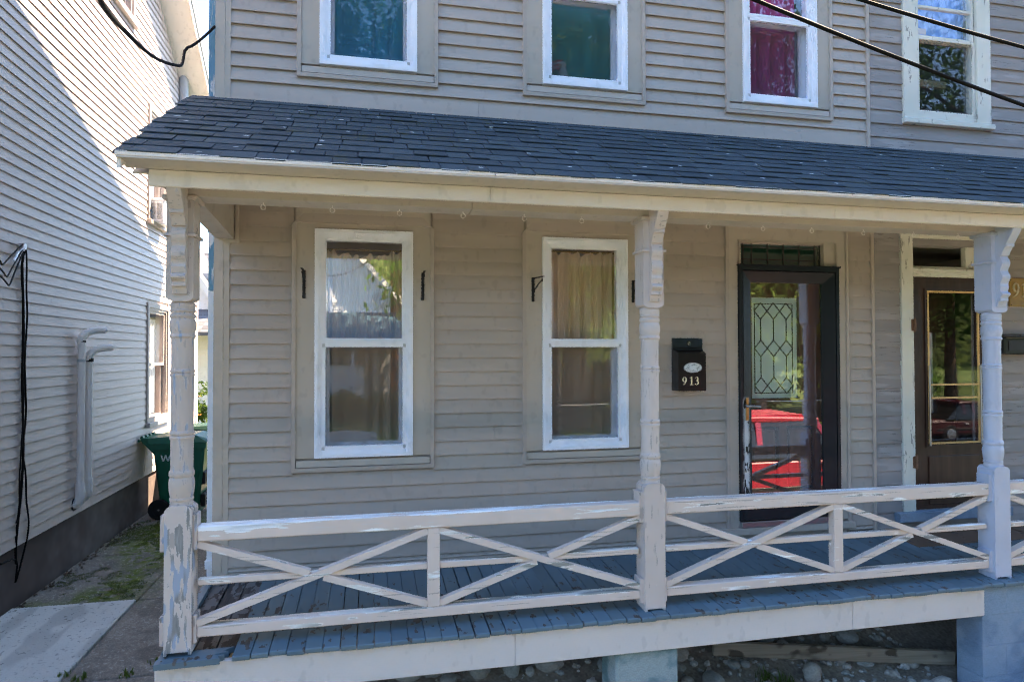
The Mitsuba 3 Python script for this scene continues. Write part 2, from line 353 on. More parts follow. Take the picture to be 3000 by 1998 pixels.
mat('brick_far', mottled((.22, .10, .075), .25, 6, 6, 14), .9, .1)
mat('metal_roof', mottled((.06, .12, .17), .15, 1.2, 1.2, 1.2), .5, .4)

# ------------------------------------------------------------------ wall frames: local (u, w outward, z) -> world
GX = -2.2
FRONT = lambda a: np.stack([a[:, 0], -a[:, 1], a[:, 2]], 1)
LEFTW = lambda a: np.stack([GX + a[:, 1], a[:, 0], a[:, 2]], 1)
def lb(M, u0, u1, w0, w1, z0, z1): return mp(box(u0, u1, w0, w1, z0, z1), M)
def lpoly(M, poly, w0, w1): return mp(extr(poly, w0, w1, 'xz'), M)
def board(M, u0, u1, z0, z1, pb=.014, pt=.002):
    pr = [(-.004, z1 + .006), (-.004, z0 + .020), (pb - .0045, z0 + .020), (pb - .0045, z0 + .001), (pb - .001, z0), (pb, z0 + .003), (pt, z1 + .006)]
    v = np.array([[u, w, z] for u in (u0, u1) for w, z in pr]); n = len(pr)
    q = [[i, (i+1) % n, n + (i+1) % n] for i in range(n)] + [[i, n + (i+1) % n, n + i] for i in range(n)]
    q += [[0, i, i+1] for i in range(1, n-1)] + [[n, n+i+1, n+i] for i in range(1, n-1)]
    return M(v), np.array(q)
def cut(u0, u1, z0, z1, holes):
    segs = [(u0, u1)]; zm = (z0 + z1)/2
    for a, b, c, d in holes:
        if min(z1, d) - max(z0, c) < .5*(z1 - z0): continue
        out = []
        for s, e in segs:
            if b <= s or a >= e: out.append((s, e)); continue
            if a > s: out.append((s, a))
            if b < e: out.append((b, e))
        segs = out
    return [(s, e) for s, e in segs if e - s > .02]
def siding(parent, M, u0, u1, zs, holes, mats, pb=.014, name='siding_board', joints=(), clip=None):
    for k in range(len(zs) - 1):
        a0, a1 = (u0, u1) if clip is None else clip(zs[k])
        if a1 - a0 < .05: continue
        for s, e in cut(a0, a1, zs[k], zs[k+1], holes):
            cuts = [s] + sorted(j for r, j in joints if r == k and s + .1 < j < e - .1) + [e]
            for a, b in zip(cuts[:-1], cuts[1:]):
                part(parent, name, board(M, a + .0006, b - .0006, zs[k], zs[k+1], pb*rng.uniform(.93, 1.07)), mats[rng.randrange(len(mats))])
def walls(M, u0, u1, z0, z1, holes, w0=-.12, w1=-.006):
    return lpoly(M, sbox(u0, z0, u1, z1).difference(unary_union([sbox(a, c, b, d) for a, b, c, d in holes])), w0, w1)
mat('fascia_skirt', mottled((.60, .545, .51), .10, 1.5, 3, 3), .6, .3)
mat('soffit_front', mottled((.48, .43, .375), .06, 2, 4, 2), .45, .4)
mat('drip_pale', mottled((.72, .64, .56), .06, 3, 3, 3), .35, .5)

# ------------------------------------------------------------------ setting: ground, walkway, street
prof = [(60, -.86), (-2.6, -.86), (-4.4, -1.44), (-4.9, -1.47), (-17.8, -1.70), (-19.5, -1.62), (-30, -1.60), (-45, -1.2), (-160, 6.0)]
gx = [-200, -60, -20, 0, 20, 60, 200]
gv = np.array([[x, y, z - (.0)] for y, z in prof for x in gx], float); ng = len(gx)
gi, gj = np.meshgrid(np.arange(len(prof)-1), np.arange(ng-1), indexing='ij')
gq = np.stack([gi*ng+gj, gi*ng+gj+1, (gi+1)*ng+gj+1, (gi+1)*ng+gj], -1).reshape(-1, 4)
structure('ground', (gv, np.vstack([gq[:, [0, 1, 2]], gq[:, [0, 2, 3]]])), 'lawn_grass')
structure('pavement', bbox(-80, 80, -6.0, -4.75, -1.75, -1.40, .01), 'walk_concrete')
structure('kerb', bbox(-80, 80, -6.2, -6.003, -1.80, -1.395, .01), 'walk_concrete')
structure('street', box(-90, 90, -17.0, -6.2, -1.80, -1.55), 'asphalt')
structure('far_kerb', bbox(-80, 80, -17.2, -17.0, -1.80, -1.42, .01), 'walk_concrete')
WK = structure('walkway', box(-2.2, .02, -2.4, 9.0, -.95, -.825), 'soil')
ys = [-2.70, -1.08, .53, 2.15, 3.76, 5.38, 7.0, 8.6]
for i, (a, b) in enumerate(zip(ys[:-1], ys[1:])):
    for x0, x1 in ((-2.198, -1.146), (-1.134, -.02)):
        new = i == 2 and x0 < -2
        z = -.80 + rng.uniform(-.006, .004) + (.012 if new else 0)
        s = bbox(x0, x1, max(a, -2.38) + .007, b - .007, -.94, z, .008)
        part(WK, 'slab', s, 'new_concrete' if new else 'old_concrete', label='clean pale slab of newer concrete' if new else None)
# a mossy litter line along the foundation and small weeds in the joints
def tuft(c, n, r, h, seed, w=.006):
    g = np.random.default_rng(seed); vs, fs = [], []
    for k in range(n):
        a = g.random()*6.28; d = r*math.sqrt(g.random()); x, y = c[0] + d*math.cos(a), c[1] + d*math.sin(a)
        hh = h*(.5 + .7*g.random()); b = g.random()*6.28; t = np.array([math.cos(b), math.sin(b), 0])
        ln = np.array([g.normal()*.35, g.normal()*.35, 0])*hh; o = np.array([x, y, c[2]])
        i = len(vs); vs += [o - t*w, o + t*w, o + ln*.4 + [0, 0, hh*.6] + t*w*.7, o + ln*.4 + [0, 0, hh*.6] - t*w*.7, o + ln + [0, 0, hh]]
        fs += [[i, i+1, i+2], [i, i+2, i+3], [i+3, i+2, i+4]]
    return np.array(vs), np.array(fs)
for k, (x, y, n) in enumerate(((-.70, .54, 26), (-1.02, .55, 22), (-1.14, .62, 16), (-.60, .72, 8))):
    single('weed', tuft((x, y, -.80), n, .05, .045, 50 + k), 'leaf_light',
           ['green weed in the nearest joint of the old slabs, close to the deck corner', 'low weed beside the corner where two walkway joints cross',
            'small weed on the joint along the pale slab', 'tiny weed on the dark slab beside the deck corner'][k], 'weed', 'weeds in the walkway joints')
lit = [rock((-2.17 + abs(nrng.normal())*.05, nrng.uniform(.9, 5.2), -.795), nrng.uniform(.006, .016), 900 + k, 1) for k in range(170)]
k = single('leaf_litter', cat(*lit), 'bark', 'brown crumbs of litter gathered along the foot of the parged foundation', 'litter', kind='stuff')

mo = []
_m = np.random.default_rng(5); P_ = np.stack([_m.uniform(-2.15, -1.16, 26000), _m.uniform(2.2, 5.4, 26000), np.zeros(26000)], 1)
den = meshkit.fbm(P_*np.array([1.6, 1.3, 1]) + 3.1, 4)*.6 + meshkit.fbm(P_*11., 3)*.4
P_ = P_[(den > .50) & (np.abs(P_[:, 0] + 1.66) < .47)][:9000]
ang_ = _m.random(len(P_))*6.28; hh_ = _m.uniform(.004, .013, len(P_)); tt_ = np.stack([np.cos(ang_), np.sin(ang_), ang_*0], 1)*.0045
mv = np.stack([P_ - tt_, P_ + tt_, P_ + np.stack([_m.normal(size=len(P_))*.005, _m.normal(size=len(P_))*.005, hh_], 1)], 1); mv[:, :, 2] += -.799
single('moss', (mv.reshape(-1, 3), np.arange(len(P_)*3).reshape(-1, 3)), 'leaf_moss', 'moss growing in patches on the old slabs beside the white house', 'moss', kind='stuff')

# ------------------------------------------------------------------ left neighbour: white house, gable end on the alley
WH = thing('white_house', 'white clapboard-sided house on the left with a parged grey foundation, half in sun', 'house')
rake = lambda y: 7.12 - .72*(y - 6.3) if y > 2.2 else 7.12 + .72*4.1 - .72*(2.2 - y)
wins = [(4.36, 5.16, 6.10, 7.5), (5.80, 6.72, 3.50, 5.30), (5.80, 6.86, .47, 2.33)]
holes = [(a + .12, b - .10, c + .12, d - .12) for a, b, c, d in wins]
Y0, Y1 = -1.6, 8.72
gable = Polygon([(Y0, -.235), (Y1, -.235), (Y1, rake(Y1)), (2.2, rake(2.2)), (Y0, rake(Y0))])
wallp = gable.difference(unary_union([sbox(a, c, b, d) for a, b, c, d in holes]))
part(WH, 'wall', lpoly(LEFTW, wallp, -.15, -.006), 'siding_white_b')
part(WH, 'wall', box(-9.4, GX - .02, Y0, Y0 + .15, -.235, rake(Y0)), 'siding_white_b')
part(WH, 'wall', box(-9.4, GX - .02, Y1 - .15, Y1, -.235, rake(Y1)), 'siding_white_b')
part(WH, 'wall', lpoly(lambda a: np.stack([-9.4 + a[:, 1], a[:, 0], a[:, 2]], 1), gable, 0, .15), 'siding_white_b')
part(WH, 'foundation', box(-9.36, GX - .035, Y0 + .03, Y1 - .03, -1.6, -.236), 'parging')
zs = [-.235 + .1045*k for k in range(100)]
def wclip(z):
    zt = z + .1
    if zt >= rake(2.2): return (0, 0)
    hi = min(Y1, 2.2 + (rake(2.2) - zt)/.72); lo = max(Y0, 2.2 - (rake(2.2) - zt)/.72); return lo, hi
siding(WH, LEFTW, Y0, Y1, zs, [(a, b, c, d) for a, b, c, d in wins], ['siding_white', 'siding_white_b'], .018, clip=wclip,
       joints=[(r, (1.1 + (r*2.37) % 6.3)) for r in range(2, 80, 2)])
for u in (Y0, Y1 - .09):
    part(WH, 'corner_board', lb(LEFTW, u, u + .09, .0, .024, -.25, rake(u + .045) - .1), 'siding_white')
def side_window(a, b, c, d, blind):
    w = group_part(WH, 'window')
    part(w, 'casing', lpoly(LEFTW, ring2(a, b, c + .07, d, .07), -.01, .035), 'window_tan')
    part(w, 'sill', mp(bbox(a - .03, b + .03, -.01, .075, c, c + .068, .006), LEFTW), 'window_tan')
    part(w, 'frame', lpoly(LEFTW, ring2(a + .07, b - .07, c + .07, d - .07, .035), -.05, .015), 'window_tan')
    m = (c + d)/2
    part(w, 'sash', lpoly(LEFTW, ring2(a + .105, b - .105, m - .02, d - .105, .045), -.05, -.012), 'window_tan')
    part(w, 'sash', lpoly(LEFTW, ring2(a + .105, b - .105, c + .105, m + .02, .045), -.075, -.05), 'window_tan')
    part(w, 'pane', lpoly(LEFTW, sbox(a + .15, m + .025, b - .15, d - .15), -.0335, -.0330), 'glass')
    part(w, 'pane', lpoly(LEFTW, sbox(a + .15, c + .15, b - .15, m - .025), -.0635, -.0630), 'glass')
    if blind:
        part(w, 'blind', mp(sheet(lambda u, v: np.stack([a + .15 + u*(b - a - .3), -.14 + .012*np.sin(u*38), c + .16 + v*(d - c - .38)], -1), 60, 2), LEFTW), 'paper', True)
    return w
for q, (a, b, c, d) in enumerate(wins): side_window(a, b, c, d, q > 0)
part(WH, 'room', lpoly(LEFTW, sbox(3.5, -.2, 8.4, 8.0), -1.6, -1.5), 'room_dark')
# roof: two slopes running along x, overhanging the gable by 0.42
RX = GX + .45
for ya, yb in ((2.2, 9.25), (2.2, -2.1)):
    za, zb = rake(ya), rake(yb); v = []
    for x in (-9.8, RX):
        for y, z in ((ya, za), (yb, zb)):
            v += [(x, y, z + .20), (x, y, z + .32)]
    part(WH, 'roof', (np.array(v), BOXF), 'far_shingles')
    part(WH, 'soffit', (np.array([(x, y, z + o) for x in (GX - .02, RX - .03) for y, z in ((ya, za), (yb, zb)) for o in (0, .02)]), BOXF), 'soffit_white')
    part(WH, 'rake_board', (np.array([(x, y, z + o) for x in (RX - .028, RX - .004) for y, z in ((ya, za), (yb, zb)) for o in (-.03, .20)]), BOXF), 'soffit_white')
    part(WH, 'trim', (np.array([(x, y, z + o) for x in (RX - .003, RX + .018) for y, z in ((ya, za), (yb, zb)) for o in (.10, .199)]), BOXF), 'metal_grey')
ds = [(-2.12, 7.42, 6.42), (-2.12, 7.42, 4.0), (-2.12, 7.42, -.4)]
dn = group_part(WH, 'downspout')
part(dn, 'pipe', tube(ds, .075, 16), 'metal_grey', 40)
part(dn, 'elbow', tube(curve([(-2.12, 7.42, 6.36), (-2.11, 7.44, 6.52), (-2.02, 7.5, 6.58), (-1.92, 7.54, 6.50), (-1.88, 7.56, 6.33)], 16), .065, 12), 'metal_grey', 40)
for z in (5.55, 2.9): part(dn, 'strap', bbox(-2.2, -2.05, 7.33, 7.36, z, z + .07, .004), 'metal_grey')
for z in (5.83, 5.87): part(dn, 'collar', tube([(-2.12, 7.42, z), (-2.12, 7.42, z + .015)], .082, 16), 'metal_grey')
# AC unit in the middle window
AC = thing('air_conditioner', 'white window air conditioner sticking out of the sunlit side of the white house', 'air conditioner')
part(AC, 'case', bbox(-2.26, -2.0, 5.93, 6.44, 3.555, 3.90, .015), 'white_vinyl')
part(AC, 'top_shell', bbox(-2.26, -1.985, 5.915, 6.455, 3.86, 3.915, .012), 'white_vinyl')
for k in range(18):
    z = 3.60 + k*.0135
    part(AC, 'louvre', box(-2.19, -2.12, 5.921, 5.932, z, z + .007), 'metal_grey')
    part(AC, 'louvre', box(-2.10, -2.035, 5.921, 5.932, z, z + .007), 'metal_grey')
part(AC, 'drip_tray', bbox(-2.06, -1.995, 5.95, 6.42, 3.522, 3.553, .006), 'white_vinyl')
# PVC vents
for q, (y, top, zb) in enumerate(((3.42, 1.80, -.05), (3.63, 1.60, -.02))):
    V = thing('vent_pipe', ['taller white plastic vent pipe with a bent top on the white house wall', 'shorter white plastic vent pipe, second of the pair on the white house wall'][q], 'vent pipe', 'pair of plastic vent pipes')
    x = -2.13
    part(V, 'pipe', tube([(x, y, zb), (x, y, top - .10)], .038, 16), 'pvc', 40)
    part(V, 'elbow', tube(curve([(x, y, top - .12), (x, y, top - .05), (x + .035, y + .04, top + .0), (x + .10, y + .13, top + .035), (x + .15, y + .22, top + .04)], 14), .042, 16, False), 'pvc', 40)
    part(V, 'mouth', tube([(x + .135, y + .192, top + .039), (x + .151, y + .222, top + .040)], .034, 16), 'black_rubber')
    part(V, 'elbow', tube(curve([(x, y, zb + .16), (x, y, zb + .02), (x - .02, y, zb - .05), (x - .10, y, zb - .07)], 12), .048, 16), 'pvc', 40)
    part(V, 'band', tube([(x, y, top - .105), (x, y, top - .085)], .0435, 16), 'black_rubber')
    part(V, 'band', tube([(x, y, 1.475), (x, y, 1.505)], .0445, 16), 'black_rubber' if q else 'metal_grey')
    part(V, 'wall_plate', tube([(x - .055, y, zb - .07), (x - .062, y, zb - .07)], .07, 16), 'black_rubber')
# service cables down the wall
CB = thing('service_cable', 'black service cables hanging in a loose bundle down the white house wall', 'cable')
W = GX + .03
def wallrun(pts, r): return tube(curve([(W + w, y, z) for y, z, w in pts], 50), r, 6)
part(CB, 'cable', wallrun([(2.17, 2.53, .03), (2.20, 2.40, .0), (2.215, 2.18, .0), (2.234, 1.97, 0), (2.23, 1.53, 0), (2.24, 1.10, 0), (2.262, .72, 0), (2.21, .15, 0), (2.19, -.30, -.02), (2.20, -.40, -.02)], .011), 'cable_black', True)
part(CB, 'cable', wallrun([(2.20, 2.55, .03), (2.24, 2.46, .02), (2.285, 2.18, 0), (2.304, 1.97, 0), (2.271, 1.53, 0), (2.274, .81, 0), (2.248, .72, 0), (2.31, .42, 0), (2.33, .16, 0), (2.377, -.03, 0), (2.314, -.37, -.02), (2.19, -.56, -.02), (2.21, -.47, -.02), (2.218, -.38, -.02), (2.10, -.33, -.02), (1.9, -.295, -.02)], .008), 'cable_black', True)
part(CB, 'cable', wallrun([(2.17, 2.52, .02), (2.17, 2.35, .02), (2.20, 2.22, .01), (2.25, 1.6, .005), (2.235, .9, .005), (2.207, .50, 0), (2.205, .16, 0), (2.19, .02, 0), (2.143, -.004, 0)], .007), 'cable_black', True)
part(CB, 'anchor', tube([(GX, 2.19, 2.58), (GX + .06, 2.19, 2.58)], .03, 12), 'steel')
part(CB, 'clamp', tube([(W + .03, 2.17, 2.57), (W + .05, 1.95, 2.46)], .010, 8), 'steel')
part(CB, 'insulator', tube([(W + .05, 2.02, 2.50), (W + .09, 1.86, 2.40)], .011, 10), 'white_vinyl')
for q, (dz, dx) in enumerate(((.0, .0), (-.06, .01), (.08, -.02))):
    single('drop_wire', tube(curve([(W + .04, 2.12, 2.54 + dz*.6), (W + .12 + dx, 1.80, 2.36 + dz), (W + .7 + dx, .4, 2.15 + dz), (W + 1.2, -3, 2.5 + dz), (W + 1.6, -9, 4.9 + dz)], 60), .007, 6),
           'cable_black', ['middle thin wire reaching the cable anchor from the left edge', 'lowest thin wire reaching the cable anchor from the left edge', 'highest thin wire reaching the cable anchor from the left edge'][q], 'wire', 'thin wires at the cable anchor', True)
# wheeled bins
def wheelie(label, x0, y0, body, letter):
    B = thing('wheeled_bin', label, 'bin', 'wheeled bins in the alley')
    zb, zt = -.76, .26
    bw = lambda z: (z - zb)/(zt - zb)
    lo = [(x0 + .10, y0 + .07), (x0 + .60, y0 + .07), (x0 + .60, y0 + .57), (x0 + .10, y0 + .57)]
    hi = [(x0, y0), (x0 + .70, y0), (x0 + .70, y0 + .64), (x0, y0 + .64)]
    pts = []
    for ring, z in ((lo, zb), (hi, zt)):
        for (x, y) in ring:
            cx, cy = x0 + .35, y0 + .32
            for dx, dy in ((.04, 0), (0, .04)): pts.append((x + math.copysign(dx, cx - x), y + math.copysign(dy, cy - y), z))
    h = trimesh.convex.convex_hull(np.array(pts)); part(B, 'body', h, body)
    part(B, 'rim', extr(ring2(x0 - .02, x0 + .72, y0 - .02, y0 + .66, .04), zt - .06, zt + .02, 'xy'), body)
    lid = [(x0 - .04, y0 - .03, zt + .022), (x0 + .75, y0 - .03, zt + .022), (x0 + .75, y0 + .67, zt + .022), (x0 - .04, y0 + .67, zt + .022),
           (x0 - .06, y0, zt + .10), (x0 + .55, y0 + .05, zt + .13), (x0 + .72, y0 + .05, zt + .07), (x0 + .72, y0 + .59, zt + .07), (x0 + .55, y0 + .59, zt + .13), (x0 - .06, y0 + .64, zt + .10)]
    part(B, 'lid', trimesh.convex.convex_hull(np.array(lid)), body)
    # handle block flaring out on the wheel side
    part(B, 'flare', trimesh.convex.convex_hull(np.array([(x0 + .06, y0 + .0, zt - .17), (x0 + .06, y0 + .64, zt - .17), (x0 - .16, y0 + .02, zt + .07), (x0 - .16, y0 + .62, zt + .07), (x0 + .06, y0, zt + .09), (x0 + .06, y0 + .64, zt + .09), (x0 - .14, y0 + .02, zt + .10), (x0 - .14, y0 + .62, zt + .10)])), body)
    for k in range(4): part(B, 'hinge', tube([(x0 - .15 + k*.0, y0 + .05 + k*.16, zt + .105), (x0 - .15, y0 + .13 + k*.16, zt + .105)], .022, 10), body)
    part(B, 'handle', tube([(x0 - .18, y0 + .03, zt + .06), (x0 - .18, y0 + .61, zt + .06)], .017, 10), body)
    part(B, 'axle', tube([(x0 + .10, y0 - .03, zb + .10), (x0 + .10, y0 + .67, zb + .10)], .012, 8), 'steel')
    for y in (y0 - .035, y0 + .615):
        w = group_part(B, 'wheel')
        part(w, 'tyre', move(rot(lathe([(.085, -.03), (.135, -.03), (.145, -.015), (.145, .015), (.135, .03), (.085, .03), (.085, -.03)], 0, 0, 28), (1, 0, 0), 90), (x0 + .10, y + .03, zb + .105)), 'black_rubber', 40)
        part(w, 'hub', move(rot(lathe([(.0, -.012), (.086, -.012), (.086, .012), (.0, .012)], 0, 0, 20), (1, 0, 0), 90), (x0 + .10, y + .03, zb + .105)), 'black_rubber', 40)
    for zz in (.0, -.32):
        part(B, 'rib', bbox(x0 + .63, x0 + .69, y0 + .08, y0 + .56, zb + .42 + zz, zb + .60 + zz, .01), 'black_rubber')
    if letter:
        lm = meshkit.text_mesh('W', .085, .004, bold=True); v = np.array(lm.vertices); s = 1.2
        v = np.stack([x0 + .105 + v[:, 0]*s, np.full(len(v), 0.), zt - .235 + v[:, 1]], 1) + np.array([0, 1, 0])*(0 - v[:, 2:3]*1.0)
        t = (zt - v[:, 2])/(zt - zb); v[:, 1] += y0 + .07*t + .0015
        part(B, 'lettering', (v, np.array(lm.faces)), 'bin_letter')
wheelie('green wheeled rubbish bin standing against the white house in the alley', -1.99, 5.42, 'bin_green', True)
wheelie('darker wheeled bin tucked behind the green one at the back of the alley', -1.93, 6.75, 'bin_dark', False)

# ------------------------------------------------------------------ the twin house
TH = thing('twin_house', 'beige vinyl-sided half of the twin house behind the porch, with white-framed windows', 'house')
TN = thing('twin_house', 'grey weathered clapboard half of the twin house on the right, with a dark wooden door', 'house')
PX, XE = 5.235, 10.45                        # party line, far end
FZ = .05                                     # porch floor at the wall
low = [('tan', .662, 1.348, .832, 2.444), ('tan', 2.318, 3.004, .832, 2.444)]
UZ = 3.6115
upw = [(.69, 1.376, UZ, 5.22), (2.325, 3.011, UZ, 5.22), (4.02, 4.706, UZ, 5.22)]
DX0, DX1, DZ0, DZ1 = 3.959, 4.885, .208, 2.268
h_beige = [(a + .01, b - .01, c + .01, d - .01) for _, a, b, c, d in low] + [(a + .01, b - .01, c + .01, d - .01) for a, b, c, d in upw] + [(DX0 + .04, DX1 - .04, DZ0 + .02, 2.47)]
part(TH, 'wall', walls(FRONT, .02, PX, -.9, 6.42, h_beige), 'vinyl_b')
ND = (5.638, 6.42, .20, 2.215)               # neighbour's door opening
h_grey = [(5.66, 6.40, .22, 2.50), (5.70, 6.35, 3.70, 5.2)]
part(TN, 'wall', walls(FRONT, PX, XE, -.9, 6.42, h_grey), 'clapboard_b')
# side wall, back wall, gable and roof of the whole building (ridge along the street)
def mrake(y): return 7.473 - .427*(y - 3.115) if y > 2.9 else 7.565 - .40*(2.9 - y)
gab = Polygon([(0.02, -1.5), (7.45, -1.5), (7.45, mrake(7.45)), (2.9, mrake(2.9)), (.02, mrake(.02))])
for p_, x0 in ((TH, .02), (TN, XE - .14)):
    part(p_, 'wall', extr(gab, x0, x0 + .12, 'yz'), 'blue_peeled' if p_ is TH else 'clapboard_b')
for p_, x0, x1 in ((TH, .14, PX), (TN, PX, XE - .14)):
    part(p_, 'wall', box(x0, x1, 7.33, 7.45, -1.5, mrake(7.4)), 'vinyl_b' if p_ is TH else 'clapboard_b')
    xa, xb = (x0 - .42, x1) if p_ is TH else (x0, x1 + .42)
    rf = group_part(p_, 'roof')
    for ya, yb in ((2.9, 7.75), (2.9, -.62)):
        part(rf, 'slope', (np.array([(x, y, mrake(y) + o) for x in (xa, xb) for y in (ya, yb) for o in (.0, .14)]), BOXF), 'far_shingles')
part(TH, 'foundation', box(.03, PX, -.0, .3, -1.5, -.13), 'soil')
fx = .1
while fx < 5.2:
    zz = -.70
    while zz < -.14:
        r_ = rng.uniform(.05, .10)
        m_ = rock((fx + rng.uniform(-.05, .05), .0, zz), r_, int(fx*1000) + int(zz*100) + 5000, 2, .8)
        part(TH, 'foundation_stone', (np.stack([m_[0][:, 0], m_[0][:, 1]*.55, m_[0][:, 2]], 1), m_[1]), rng.choice(['stone_a', 'stone_b', 'stone_b']), True)
        zz += r_*1.25
    fx += rng.uniform(.11, .18)
part(TN, 'foundation', box(PX, XE, -.0, .3, -1.5, -.13), 'parging')
# dim rooms behind the windows
def room(parent, x0, x1, y0, y1, z0, z1, m):
    rr = group_part(parent, 'room')
    part(rr, 'wall', cat(box(x0, x1, y1, y1 + .05, z0, z1), box(x0 - .05, x0, y0, y1, z0, z1), box(x1, x1 + .05, y0, y1, z0, z1)), m)
    part(rr, 'floor', box(x0 - .05, x1 + .05, y0, y1 + .05, z0 - .05, z0), 'dark_wood')
    part(rr, 'ceiling', box(x0 - .05, x1 + .05, y0, y1 + .05, z1, z1 + .05), m)
room(TH, .2, 3.55, .125, 4.2, .15, 2.62, 'room_dark'); room(TH, 3.70, PX - .1, .125, 3.0, .15, 2.62, 'room_dark')
for x0, x1 in ((.2, 1.85), (1.95, 3.5), (3.6, PX - .1)): room(TH, x0, x1, .125, 3.2, 3.3, 5.6, 'room_dark')
room(TN, PX + .1, 7.6, .125, 3.0, .15, 2.62, 'room_black'); room(TN, PX + .1, 7.6, .125, 3.0, 3.3, 5.6, 'room_dark')
# siding
cas = [(.52, 1.49, .755, 2.70), (2.186, 3.17, .755, 2.70), (3.86, 4.975, -.2, 2.70)]
ucas = [(a - .14, b + .14, c - .085, d + .2) for a, b, c, d in upw]
zlow = [.075] + [1.022 + .1018*k for k in range(-9, 17)]
vin = ['vinyl_a', 'vinyl_b', 'vinyl_c']
siding(TH, FRONT, .098, PX - .012, zlow, cas, vin, .020, joints=[(4, 2.02), (9, 1.95), (14, 3.3), (2, 3.1), (6, 1.2)])
zup = [3.325] + [3.457 + .0986*k for k in range(0, 26)]
siding(TH, FRONT, .098, PX - .012, zup, ucas, vin, .020, joints=[(0, 1.83), (1, 3.62), (2, 3.63), (7, 2.2), (5, 3.5)])
part(TH, 'starter_strip', lb(FRONT, .098, 3.86, -.004, .012, .058, .0745), 'vinyl_c')
part(TH, 'flashing', lb(FRONT, .0, PX - .012, -.004, .020, 3.300, 3.3245), 'trim_beige')
part(TH, 'baseboard', lb(FRONT, .06, PX, -.004, .006, -.14, .0575), 'baseboard_blue')
part(TH, 'corner_board', cat(lb(FRONT, .0, .062, -.004, .024, -.09, 6.4), lb(FRONT, .0625, .0985, -.004, .020, -.09, 6.4)), 'trim_beige')
part(TH, 'corner_strip', cat(box(-.042, .0175, .012, .10, 2.0, 6.4), box(-.05, -.0425, .02, .09, 2.4, 6.4)), 'blue_peeled', label='side corner board in peeling blue paint')
part(TH, 'corner_strip', box(-.042, .0175, .012, .10, .15, 1.995), 'pale_blue_white')
part(TH, 'corner_strip', cat(bbox(-.040, .034, .005, .10, -.78, .145, .004), bbox(-.052, .02, .0, .105, .10, .16, .003)), 'pale_blue_white')
part(TH, 'party_strip', lb(FRONT, PX - .012, PX + .016, -.004, .026, .06, 2.62), 'vinyl_c')
part(TH, 'party_strip', lb(FRONT, PX - .036, PX - .006, -.004, .026, 3.31, 6.4), 'vinyl_c')
zg = [.06] + [.196 + .1178*k for k in range(0, 22)]
ngc = [(5.53, 6.56, -.1, 2.70)]
clp = ['clapboard_a', 'clapboard_b']
siding(TN, FRONT, PX + .017, 10.3, zg, ngc, clp, .016, 'clapboard', joints=[(r, 6.9 + (r*1.7) % 2.6) for r in range(0, 22, 2)])
zgu = [3.31] + [3.421 + .1182*k for k in range(0, 24)]
siding(TN, FRONT, PX - .005, 10.3, zgu, [(5.571, 6.495, 3.585, 5.4)], clp, .016, 'clapboard', joints=[(0, 6.1), (1, 5.62), (5, 6.9)])

